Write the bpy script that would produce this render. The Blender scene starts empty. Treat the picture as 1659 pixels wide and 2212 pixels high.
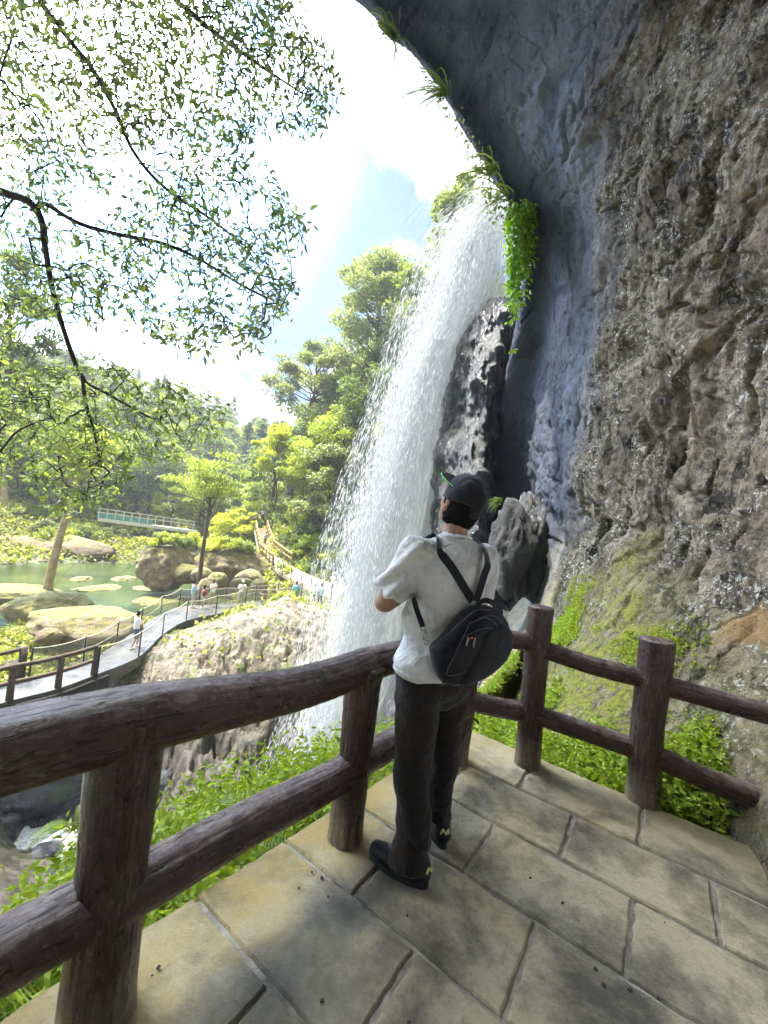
import bpy, bmesh, math, random
import numpy as np
from mathutils import Vector, Matrix, noise as mnoise

random.seed(7); RNG = np.random.default_rng(11)
D = bpy.data
scene = bpy.context.scene
COL = scene.collection

# ------------------------------------------------------------------ camera
F = 870.; CX, CY = 829.5, 1106.; HCAM = 1.5
_R = math.radians(6.1); _Pt = math.radians(1.1)
FW = np.array([0, math.cos(_Pt), math.sin(_Pt)])
_u0 = np.array([0, -math.sin(_Pt), math.cos(_Pt)]); _r0 = np.array([1., 0, 0])
RT = _r0*math.cos(_R) + _u0*math.sin(_R)
UP = -_r0*math.sin(_R) + _u0*math.cos(_R)
CAM = np.array([0, 0, HCAM])
def P(x, y, d):
    return CAM + d*(FW + RT*(x-CX)/F + UP*(CY-y)/F)
def G(x, y, z=0.):
    r = P(x, y, 1)-CAM
    return CAM + r*(z-HCAM)/r[2]
cam_d = D.cameras.new('camera'); cam = D.objects.new('camera', cam_d); COL.objects.link(cam)
cam_d.sensor_fit = 'VERTICAL'; cam_d.sensor_height = 36; cam_d.lens = 36*F/2212
cam_d.clip_end = 3000; cam_d.clip_start = .05
m = Matrix(((RT[0], UP[0], -FW[0], 0), (RT[1], UP[1], -FW[1], 0), (RT[2], UP[2], -FW[2], HCAM), (0, 0, 0, 1)))
cam.matrix_world = m
scene.camera = cam

# ------------------------------------------------------------------ light, sky, exposure
SUN_AZ, SUN_EL = math.radians(-66), math.radians(65)     # azimuth from +Y towards +X
sdir = Vector((math.sin(SUN_AZ)*math.cos(SUN_EL), math.cos(SUN_AZ)*math.cos(SUN_EL), math.sin(SUN_EL)))
sl = D.lights.new('sun', 'SUN'); sl.energy = 2.6; sl.angle = math.radians(.6); sl.color = (1, .94, .80)
so = D.objects.new('sun', sl); COL.objects.link(so)
so.rotation_euler = sdir.to_track_quat('Z', 'Y').to_euler()
W = D.worlds.new('World'); scene.world = W; W.use_nodes = True
nt = W.node_tree; nt.nodes.clear()
def wn(t, **k):
    n = nt.nodes.new(t)
    for a, b in k.items(): setattr(n, a, b)
    return n
wo = wn('ShaderNodeOutputWorld'); bg = wn('ShaderNodeBackground')
sky = wn('ShaderNodeTexSky', sky_type='NISHITA', sun_disc=False, sun_elevation=SUN_EL, sun_rotation=SUN_AZ)
tc = wn('ShaderNodeTexCoord'); sx = wn('ShaderNodeSeparateXYZ'); nt.links.new(tc.outputs['Generated'], sx.inputs[0])
ad = wn('ShaderNodeMath', operation='ADD'); ad.inputs[1].default_value = .35; nt.links.new(sx.outputs['Z'], ad.inputs[0])
dx = wn('ShaderNodeMath', operation='DIVIDE'); dy = wn('ShaderNodeMath', operation='DIVIDE')
for n_, o_ in ((dx, 'X'), (dy, 'Y')):
    nt.links.new(sx.outputs[o_], n_.inputs[0]); nt.links.new(ad.outputs[0], n_.inputs[1])
cb = wn('ShaderNodeCombineXYZ'); nt.links.new(dx.outputs[0], cb.inputs[0]); nt.links.new(dy.outputs[0], cb.inputs[1])
cn = wn('ShaderNodeTexNoise'); cn.inputs['Scale'].default_value = 2.2; cn.inputs['Detail'].default_value = 8
cn.inputs['Roughness'].default_value = .58; cn.inputs['Distortion'].default_value = .3
cmp_ = wn('ShaderNodeMapping'); cmp_.inputs['Location'].default_value = (2.4, 4.4, .2)
nt.links.new(cb.outputs[0], cmp_.inputs[0]); nt.links.new(cmp_.outputs[0], cn.inputs['Vector'])
cr = wn('ShaderNodeValToRGB'); cr.color_ramp.elements[0].position = .47; cr.color_ramp.elements[1].position = .64; cr.color_ramp.elements[0].color = (.04, .04, .04, 1)
nt.links.new(cn.outputs['Fac'], cr.inputs[0])
mixc = wn('ShaderNodeMix', data_type='RGBA')
cs = wn('ShaderNodeMix', data_type='RGBA', blend_type='MULTIPLY'); cs.inputs[0].default_value = 1
cs.inputs[7].default_value = (.0062, .0150, .0245, 1)
nt.links.new(sky.outputs[0], cs.inputs[6])
nt.links.new(cr.outputs[0], mixc.inputs[0]); nt.links.new(cs.outputs[2], mixc.inputs[6])
mixc.inputs[7].default_value = (.50, .50, .485, 1)
# sky brightness boost added at front left, to light the cave through its mouth
gd = Vector((math.sin(math.radians(-50))*math.cos(math.radians(42)), math.cos(math.radians(-50))*math.cos(math.radians(42)), math.sin(math.radians(42))))
gdot = wn('ShaderNodeVectorMath', operation='DOT_PRODUCT'); nt.links.new(tc.outputs['Generated'], gdot.inputs[0]); gdot.inputs[1].default_value = gd
grm = wn('ShaderNodeMapRange'); grm.interpolation_type = 'SMOOTHSTEP'; nt.links.new(gdot.outputs['Value'], grm.inputs[0])
grm.inputs[1].default_value = .83; grm.inputs[2].default_value = 1.0; grm.inputs[3].default_value = 1.0; grm.inputs[4].default_value = 15.0
nt.links.new(grm.outputs[0], bg.inputs[1])
nt.links.new(mixc.outputs[2], bg.inputs[0])
nt.links.new(bg.outputs[0], wo.inputs[0])
scene.view_settings.view_transform = 'Standard'; scene.view_settings.look = 'None'
scene.view_settings.exposure = 2.98; scene.view_settings.gamma = 1
scene.render.engine = 'CYCLES'
scene.cycles.max_bounces = 7; scene.cycles.transparent_max_bounces = 14
scene.cycles.diffuse_bounces = 4

# ------------------------------------------------------------------ helpers
def tag(o, label=None, cat=None, group=None, kind=None):
    if label: o['label'] = label
    if cat: o['category'] = cat
    if group: o['group'] = group
    if kind: o['kind'] = kind
    return o
def empty(name, loc=(0, 0, 0), rz=0., **k):
    o = D.objects.new(name, None); COL.objects.link(o); o.location = loc; o.rotation_euler = (0, 0, rz)
    o.empty_display_size = .1
    return tag(o, **k)
def npmesh(name, V, Fc, mat=None, smooth=True, parent=None, loc=None, mats=None, midx=None, uv=None):
    """V (n,3); Fc (m,k) uniform, or list of such arrays"""
    if not isinstance(Fc, list): Fc = [Fc]
    me = D.meshes.new(name); V = np.asarray(V, np.float32)
    me.vertices.add(len(V)); me.vertices.foreach_set('co', V.ravel())
    nl = sum(f.size for f in Fc); npoly = sum(len(f) for f in Fc)
    me.loops.add(nl); me.polygons.add(npoly)
    me.loops.foreach_set('vertex_index', np.concatenate([f.ravel() for f in Fc]).astype(np.int32))
    tot = np.concatenate([np.full(len(f), f.shape[1]) for f in Fc]).astype(np.int32)
    st = np.concatenate([[0], np.cumsum(tot)[:-1]]).astype(np.int32)
    me.polygons.foreach_set('loop_start', st); me.polygons.foreach_set('loop_total', tot)
    me.polygons.foreach_set('use_smooth', np.full(npoly, smooth))
    if uv is not None:
        l = me.uv_layers.new(name='UVMap'); idx = np.concatenate([f.ravel() for f in Fc])
        l.data.foreach_set('uv', np.asarray(uv, np.float32)[idx].ravel())
    if mats:
        for q in mats: me.materials.append(q)
        if midx is not None: me.polygons.foreach_set('material_index', np.asarray(midx, np.int32))
    elif mat: me.materials.append(mat)
    me.update(); me.validate()
    o = D.objects.new(name, me); COL.objects.link(o)
    if parent: o.parent = parent
    if loc is not None: o.location = loc
    return o
class MB:
    def __init__(s): s.v = []; s.f = []; s.n = 0
    def add(s, V, Fs):
        b = s.n; V = np.asarray(V, float); s.v.append(V); s.n += len(V)
        for f in Fs: s.f.append([i+b for i in f])
    def box(s, c, h, M=None, bev=0):
        V = np.array([[x, y, z] for x in (-1, 1) for y in (-1, 1) for z in (-1, 1)], float)*np.array(h)
        if M is not None: V = V @ np.array(M).T
        s.add(V+np.array(c), [(0, 1, 3, 2), (4, 6, 7, 5), (0, 4, 5, 1), (2, 3, 7, 6), (0, 2, 6, 4), (1, 5, 7, 3)])
    def bar(s, a, b, w, h):
        """box beam from a to b"""
        a = np.array(a, float); b = np.array(b, float); t = b-a; L = np.linalg.norm(t); t /= L
        u = np.cross([0, 0, 1], t)
        if np.linalg.norm(u) < 1e-4: u = np.array([1., 0, 0])
        u /= np.linalg.norm(u); w2 = np.cross(t, u)
        s.box((a+b)/2, (L/2, w/2, h/2), np.array([t, u, w2]).T)
    def tube(s, pts, rad, n=8, cap=True, prof=None):
        pts = np.asarray(pts, float); k = len(pts)
        if np.isscalar(rad): rad = np.full(k, rad)
        tg = np.gradient(pts, axis=0); tg /= np.linalg.norm(tg, axis=1)[:, None]+1e-9
        ref = np.array([0, 0, 1.]) if abs(tg[0][2]) < .9 else np.array([0, 1., 0])
        u = np.cross(tg[0], ref); u /= np.linalg.norm(u)
        ang = np.linspace(0, 2*math.pi, n, endpoint=False); V = []
        for i in range(k):
            u = u-tg[i]*(u@tg[i]); u /= np.linalg.norm(u)+1e-9; w = np.cross(tg[i], u)
            rr = rad[i] if prof is None else rad[i]*prof(i/(k-1), ang)
            V.append(pts[i]+np.outer(np.cos(ang)*rr, u)+np.outer(np.sin(ang)*rr, w))
        V = np.concatenate(V); Fs = []
        for i in range(k-1):
            for j in range(n):
                a = i*n+j; b = i*n+(j+1) % n; Fs.append((a, b, b+n, a+n))
        if cap: Fs.append(tuple(range(n))[::-1]); Fs.append(tuple((k-1)*n+j for j in range(n)))
        s.add(V, Fs)
    def build(s, name, mat, parent=None, smooth=True, bevel=0):
        me = D.meshes.new(name); me.from_pydata(np.concatenate(s.v).tolist(), [], s.f)
        me.materials.append(mat)
        for p in me.polygons: p.use_smooth = smooth
        me.update()
        o = D.objects.new(name, me); COL.objects.link(o)
        if parent: o.parent = parent
        if bevel:
            bm_ = o.modifiers.new('bevel', 'BEVEL'); bm_.width = bevel; bm_.segments = 2; bm_.limit_method = 'ANGLE'
        return o
def copy_tree(o, parent=None):
    c = o.copy(); COL.objects.link(c)
    if parent: c.parent = parent
    for ch in list(o.children): copy_tree(ch, c)
    return c
# vectorised value noise
def _h(ix, iy, iz):
    n = (ix*374761393 + iy*668265263 + iz*2147483647*3) & 0xffffffff
    n = ((n ^ (n >> 13))*1274126177) & 0xffffffff
    n = ((n ^ (n >> 15))*2246822519) & 0xffffffff
    return ((n ^ (n >> 16)) & 0xffff)/32767.5-1
def vn(p):
    i = np.floor(p).astype(np.int64); f = p-i; f = f*f*f*(f*(f*6-15)+10)
    r = 0
    for a in (0, 1):
        for b in (0, 1):
            for c in (0, 1):
                w = (f[:, 0] if a else 1-f[:, 0])*(f[:, 1] if b else 1-f[:, 1])*(f[:, 2] if c else 1-f[:, 2])
                r = r+w*_h(i[:, 0]+a, i[:, 1]+b, i[:, 2]+c)
    return r
def fbm(p, sc=1., oc=4, rough=.5):
    p = np.asarray(p, float)*sc; a = 1; r = 0; t = 0
    for k in range(oc):
        r = r+a*vn(p+k*17.3); t += a; a *= rough; p = p*2.03
    return r/t
def ridge(p, sc=1., oc=4, rough=.5):
    p = np.asarray(p, float)*sc; a = 1; r = 0; t = 0
    for k in range(oc):
        r = r+a*(1-2*np.abs(vn(p+k*9.1))); t += a; a *= rough; p = p*2.03
    return r/t
def grid_faces(nr, nc, wrap=False):
    i = np.arange(nr-1)[:, None]; j = np.arange(nc if wrap else nc-1)[None]
    j2 = (j+1) % nc
    return np.stack([i*nc+j, i*nc+j2, (i+1)*nc+j2, (i+1)*nc+j], -1).reshape(-1, 4)
def crom(A, m):
    """Catmull-Rom resample along axis 0 to m samples"""
    A = np.asarray(A, float); n = len(A); t = np.linspace(0, n-1, m); i = np.minimum(t.astype(int), n-2); f = t-i
    f = f.reshape([-1]+[1]*(A.ndim-1))
    p1 = A[i]; p2 = A[i+1]; p0 = A[np.maximum(i-1, 0)]; p3 = A[np.minimum(i+2, n-1)]
    return .5*((2*p1)+(-p0+p2)*f+(2*p0-5*p1+4*p2-p3)*f**2+(-p0+3*p1-3*p2+p3)*f**3)
def grid_normals(S):
    du = np.gradient(S, axis=0); dv = np.gradient(S, axis=1); n = np.cross(du, dv)
    return n/(np.linalg.norm(n, axis=-1, keepdims=True)+1e-9)

# ------------------------------------------------------------------ materials
class NT:
    def __init__(s, name):
        s.m = D.materials.new(name); s.m.use_nodes = True; s.t = s.m.node_tree; s.t.nodes.clear()
        s.out = s.n('ShaderNodeOutputMaterial')
    def n(s, t, **k):
        q = s.t.nodes.new(t)
        for a, b in k.items(): setattr(q, a, b)
        return q
    def l(s, a, b): s.t.links.new(a, b); return b
    def co(s, scale=(1, 1, 1), kind='Object', rot=(0, 0, 0)):
        c = s.n('ShaderNodeTexCoord'); mp = s.n('ShaderNodeMapping'); mp.inputs['Scale'].default_value = scale
        mp.inputs['Rotation'].default_value = rot
        s.l(c.outputs[kind], mp.inputs[0]); return mp.outputs[0]
    def noise(s, sc, det=6, rough=.55, dist=0., vec=None):
        q = s.n('ShaderNodeTexNoise'); q.inputs['Scale'].default_value = sc; q.inputs['Detail'].default_value = det
        q.inputs['Roughness'].default_value = rough; q.inputs['Distortion'].default_value = dist
        if vec is not None: s.l(vec, q.inputs['Vector'])
        return q.outputs['Fac']
    def ramp(s, fac, st):
        q = s.n('ShaderNodeValToRGB'); e = q.color_ramp.elements
        while len(e) < len(st): e.new(.5)
        for i, (p, c) in enumerate(st):
            e[i].position = p; e[i].color = (c, c, c, 1) if np.isscalar(c) else (*c, 1)
        s.l(fac, q.inputs[0]); return q.outputs[0]
    def mix(s, fac, a, b, blend='MIX'):
        q = s.n('ShaderNodeMix', data_type='RGBA', blend_type=blend)
        for sock, v in ((q.inputs[0], fac), (q.inputs[6], a), (q.inputs[7], b)):
            if isinstance(v, bpy.types.NodeSocket): s.l(v, sock)
            elif isinstance(v, (int, float)): sock.default_value = v
            else: sock.default_value = (*v, 1)
        return q.outputs[2]
    def math(s, op, a, b=0., clamp=False):
        q = s.n('ShaderNodeMath', operation=op); q.use_clamp = clamp
        for sock, v in ((q.inputs[0], a), (q.inputs[1], b)):
            if isinstance(v, bpy.types.NodeSocket): s.l(v, sock)
            else: sock.default_value = v
        return q.outputs[0]
    def bump(s, h, dist=.02, strg=1., nrm=None):
        q = s.n('ShaderNodeBump'); q.inputs['Distance'].default_value = dist; q.inputs['Strength'].default_value = strg
        s.l(h, q.inputs['Height'])
        if nrm is not None: s.l(nrm, q.inputs['Normal'])
        return q.outputs[0]
    def pr(s, col, rough=.8, nrm=None, spec=.3, **k):
        q = s.n('ShaderNodeBsdfPrincipled')
        for nm, v in (('Base Color', col), ('Roughness', rough), ('Specular IOR Level', spec)):
            if isinstance(v, bpy.types.NodeSocket): s.l(v, q.inputs[nm])
            elif nm == 'Base Color': q.inputs[nm].default_value = (*v, 1)
            else: q.inputs[nm].default_value = v
        for a, v in k.items(): q.inputs[a.replace('_', ' ')].default_value = v
        if nrm is not None: s.l(nrm, q.inputs['Normal'])
        s.l(q.outputs[0], s.out.inputs[0]); return q
def simple(name, c1, c2=None, sc=8, rough=.8, bump=.0, bsc=30, spec=.3, det=5):
    t = NT(name); v = t.co()
    c2 = c2 or tuple(x*.7 for x in c1)
    col = t.ramp(t.noise(sc, det, vec=v), [(.35, c2), (.65, c1)])
    nm = t.bump(t.noise(bsc, 4, vec=v), bump) if bump else None
    t.pr(col, rough, nm, spec); return t.m
def leafmat(name, cols, trans=.45, rough=.5, objvar=.25):
    t = NT(name); g = t.n('ShaderNodeNewGeometry'); oi = t.n('ShaderNodeObjectInfo')
    f = t.math('ADD', t.math('MULTIPLY', g.outputs['Random Per Island'], 1-objvar), t.math('MULTIPLY', oi.outputs['Random'], objvar))
    n = len(cols); col = t.ramp(f, [(i/(n-1), c) for i, c in enumerate(cols)])
    p = t.pr(col, rough, spec=.35)
    tr = t.n('ShaderNodeBsdfTranslucent'); c2 = t.mix(1., col, (1.25, 1.3, .6), 'MULTIPLY'); t.l(c2, tr.inputs[0])
    mx = t.n('ShaderNodeMixShader'); mx.inputs[0].default_value = trans
    t.l(p.outputs[0], mx.inputs[1]); t.l(tr.outputs[0], mx.inputs[2]); t.l(mx.outputs[0], t.out.inputs[0])
    return t.m
# ================================================================== SETTING
# ---- terrain: control points (px, py, depth) or world ('w', x, y, z)
ctrl = [
 # near slope under / beside the deck
 ('w',-1.5,0,-.7),('w',0,0,-.6),('w',0,-4,-.6),('w',3,0,-.6),('w',4,-4,-.6),('w',-1.3,1.7,-.55),('w',-.6,2.5,-.55),('w',.2,3.3,-.6),('w',1.2,3.7,-.5),('w',1,2,-.6),
 ('w',-2.6,2.6,-2.0),('w',-1.4,4.4,-1.9),('w',.3,5.4,-2.2),('w',2.2,5.8,-1.6),('w',-5,-3,-5),('w',-4,1,-4.5),('w',-4,5,-6.5),('w',-1.4,8,-6.5),('w',1.5,8.5,-5.5),('w',3.6,9,-3),
 ('w',-6,-6,-6),('w',-12,-6,-8),('w',6,2,0),('w',6,8,0),('w',8,14,1),('w',5,14,-3),('w',3.2,13,-6),
 # stream bed
 (50,1800,13.6),(-300,1900,13),(450,1700,16.0),(300,1760,15.2),(600,1680,16.6),(760,1700,16.0),(900,1800,14),(160,1700,14.6),
 # dome
 (620,1292,24.5),(500,1337,22.3),(400,1387,20.4),(330,1432,18.8),(700,1330,24),(660,1400,20.5),(550,1400,19.4),(450,1430,18.4),(380,1480,17.2),(500,1500,17),(620,1500,17.5),(705,1500,18),(440,1560,16),(460,1610,15.6),(560,1600,16.2),(340,1560,16),
 (220,1560,16.3),(100,1580,15.4),(0,1600,14.6),
 # under walkway
 ('w',-10.9,11,-7.6),('w',-13,14,-7.2),('w',-11,19,-6.4),('w',-11.6,24,-6.1),('w',-10,29,-6.0),('w',-7,30.6,-6.0),('w',-4,31,-5.8),('w',-1,30,-5.8),
 # shore and pond bed
 ('w',-17,17,-7.0),('w',-16,21,-6.9),('w',-20,24,-7.3),('w',-15,26,-6.9),('w',-14,33,-8.6),('w',-22,33,-8.6),('w',-30,38,-8.6),('w',-20,42,-8.6),('w',-26,50,-8.6),('w',-14,38,-8.2),('w',-10,37,-6.0),('w',-34,30,-8.3),('w',-36,22,-7.4),
 ('w',-22,58,-7.2),('w',-18,50,-7.0),('w',-34,58,-6.8),('w',-45,50,-6.4),('w',-50,36,-6.5),('w',-25,72,-7.2),('w',-30,64,-7.6),
 ('w',-13,45,-4.0),('w',-8,41,-5),('w',-4,36,-5.2),('w',0,36,-5.0),
 # far valley and hills
 ('w',-30,82,-3),('w',-50,75,-2),('w',-70,60,3),('w',-80,35,6),('w',-20,85,0),('w',-40,110,8),('w',-60,120,16),('w',-22,120,14),('w',-90,100,22),('w',-50,170,26),('w',-120,150,36),('w',-20,170,40),('w',-80,200,40),
 ('w',-12,56,2),('w',-6,50,4),('w',-2,46,5),('w',2,42,3),('w',5,38,5),('w',9,36,9),('w',-5,62,15),('w',2,58,19),('w',8,50,20),('w',14,40,16),('w',12,30,8),('w',8,24,1),('w',3,27,-4.6),('w',2,20,-6.5),('w',0,17,-9),
 ('w',-10,78,20),('w',5,80,30),('w',25,60,34),('w',30,40,30),('w',0,120,46),('w',40,100,50),('w',40,0,25),('w',20,15,14),('w',-60,-20,0),('w',-30,-30,-6),('w',-60,20,2),('w',40,200,70),('w',-160,40,30),('w',-160,-40,20),
]
cp = []
for c in ctrl:
    cp.append(c[1:] if c[0] == 'w' else P(*c))
cp = np.array(cp, float)
def _rbf_fit(X, z):
    r = np.linalg.norm(X[:, None]-X[None], axis=2); n = len(X)
    A = np.zeros((n+3, n+3)); A[:n, :n] = -r; A[:n, n] = 1; A[:n, n+1:] = X; A[n, :n] = 1; A[n+1:, :n] = X.T
    A[:n, :n] -= np.eye(n)*.02
    return np.linalg.solve(A, np.append(z, [0, 0, 0]))
# work in a log-radial space so that near and far points have the same weight
def _warp(xy):
    xy = np.asarray(xy, float); r = np.hypot(xy[:, 0], xy[:, 1])+3.; return xy/r[:, None]*np.log(r/3+1)[:, None]*10
_w = _rbf_fit(_warp(cp[:, :2]), cp[:, 2]); _X = _warp(cp[:, :2])
def hbase(xy):
    xy = np.atleast_2d(np.asarray(xy, float)); q = _warp(xy); out = np.zeros(len(q))
    for i in range(0, len(q), 20000):
        s = q[i:i+20000]; r = np.linalg.norm(s[:, None]-_X[None], axis=2)
        out[i:i+20000] = -r @ _w[:-3] + _w[-3] + s @ _w[-2:]
    return out
def height(xy):
    xy = np.atleast_2d(np.asarray(xy, float)); z = hbase(xy); d = np.hypot(xy[:, 0], xy[:, 1])
    p = np.c_[xy, np.zeros(len(xy))]
    amp = np.clip((d-3)/12, .12, 1)
    z = z+amp*(.35*fbm(p, .35, 3)+.16*ridge(p+5, 1.1, 3)+.10*fbm(p+9, 2.6, 3))
    z = z+np.clip((d-40)/60, 0, 1)*2.2*fbm(p, .07, 3)
    # pitted rock on the dome
    c = np.array([-4.6, 17.8]); e = ((xy-c) @ np.array([[.8, .6], [-.6, .8]]).T)/np.array([6., 3.6]); mk = np.clip(1.25-np.hypot(*e.T), 0, 1)
    pit = np.clip(ridge(np.c_[xy, z*.6]*[1, 1, 1], 1.9, 3)-.22, 0, 1)
    z = z-np.minimum(mk*1.5, 1)*pit*.95
    return z
ths = np.linspace(math.radians(-100), math.radians(50), 760); rs = 1.2*np.exp(np.linspace(0, math.log(260/1.2), 620))
TH, RR = np.meshgrid(ths, rs); GX = (np.sin(TH)*RR).ravel(); GY = (np.cos(TH)*RR).ravel()
GZ = height(np.c_[GX, GY])
t = NT('ground_cover'); v = t.co()
gn = t.n('ShaderNodeNewGeometry'); sn = t.n('ShaderNodeSeparateXYZ'); t.l(gn.outputs['Normal'], sn.inputs[0])
ps = t.n('ShaderNodeSeparateXYZ'); t.l(gn.outputs['Position'], ps.inputs[0])
rockc = t.ramp(t.noise(1.8, 8, .65, vec=v), [(.3, (.05, .045, .035)), (.45, (.20, .17, .13)), (.6, (.34, .29, .23)), (.75, (.44, .38, .30))])
rockc = t.mix(t.ramp(t.noise(6, 5, .7, vec=v), [(.40, 0), (.5, 1)]), t.mix(1., rockc, (.45, .42, .38), 'MULTIPLY'), rockc)
grn = t.ramp(t.noise(2.6, 7, .7, vec=v), [(.3, (.03, .05, .012)), (.5, (.12, .16, .03)), (.68, (.26, .25, .06))])
soil = t.mix(t.ramp(t.noise(.8, 6, .6, vec=v), [(.40, 0), (.52, 1)]), rockc, grn)
# bare rock band along the gorge floor and dome: distance from a line in plan
dm = t.n('ShaderNodeVectorMath', operation='DISTANCE'); mpp = t.n('ShaderNodeMapping'); mpp.inputs['Scale'].default_value = (1, .85, 0)
t.l(gn.outputs['Position'], mpp.inputs[0]); t.l(mpp.outputs[0], dm.inputs[0]); dm.inputs[1].default_value = (-4.6, 14.2, 0)
dd = t.math('ADD', dm.outputs['Value'], t.math('MULTIPLY', t.noise(.7, 5, vec=v), 3.5))
bare = t.ramp(t.math('DIVIDE', dd, 16.), [(.50, 1), (.60, 0)])
col = t.mix(bare, soil, t.mix(t.ramp(t.noise(1.4, 6, .65, vec=v), [(.56, 0), (.63, .8)]), rockc, grn))
hill = t.ramp(t.math('DIVIDE', ps.outputs['Z'], 10.), [(.0, 0), (.2, 1)])
far = t.ramp(t.noise(.6, 8, .7, vec=v), [(.3, (.05, .07, .015)), (.5, (.11, .14, .035)), (.7, (.20, .23, .05))])
col = t.mix(hill, col, far)
lowz = t.ramp(t.math('DIVIDE', t.math('ADD', ps.outputs['Z'], 11.), 6.), [(.50, 1), (.74, 0)])   # wet below the splash line
col = t.mix(t.math('MULTIPLY', lowz, .85), col, t.mix(1., col, (.40, .41, .44), 'MULTIPLY'))
nm = t.bump(t.noise(5, 8, .7, vec=v), .25); nm = t.bump(t.noise(26, 4, .6, vec=v), .05, nrm=nm)
t.pr(col, t.ramp(lowz, [(0, .85), (1, .28)]), nm, .4)
ground = npmesh('ground', np.c_[GX, GY, GZ], grid_faces(len(rs), len(ths)), t.m); tag(ground, kind='structure')

# ---- pond and stream water
t = NT('pond_water'); v = t.co()
nm = t.bump(t.noise(3.2, 5, .6, vec=t.co((1, 1.6, 1))), .03)
t.pr(t.ramp(t.noise(.25, 4, vec=v), [(.35, (.02, .045, .02)), (.65, (.07, .09, .03))]), .07, nm, .5)
R_ = 40
pw = npmesh('pond_water', [(-60, 24, -7.55), (-5, 24, -7.55), (-5, 74, -7.55), (-60, 74, -7.55)], np.array([[0, 1, 2, 3]]), t.m, smooth=False)
tag(pw, kind='structure')
t = NT('stream_water'); v = t.co()
foam = t.ramp(t.noise(1.6, 9, .75, .8, vec=v), [(.40, 0), (.50, 1)])
nm = t.bump(t.noise(7, 6, .7, vec=v), .12)
t.pr(t.mix(foam, (.16, .17, .15), (.75, .77, .77)), t.ramp(foam, [(0, .08), (1, .6)]), nm, .5)
xs = np.linspace(-16, 5, 150); ys = np.linspace(3, 19.5, 120); X2, Y2 = np.meshgrid(xs, ys)
zz = -9.75+.09*fbm(np.c_[X2.ravel(), Y2.ravel(), 0*X2.ravel()], 1.5, 4)
sw = npmesh('stream_water', np.c_[X2.ravel(), Y2.ravel(), zz], grid_faces(120, 150), t.m); tag(sw, kind='structure')

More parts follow.
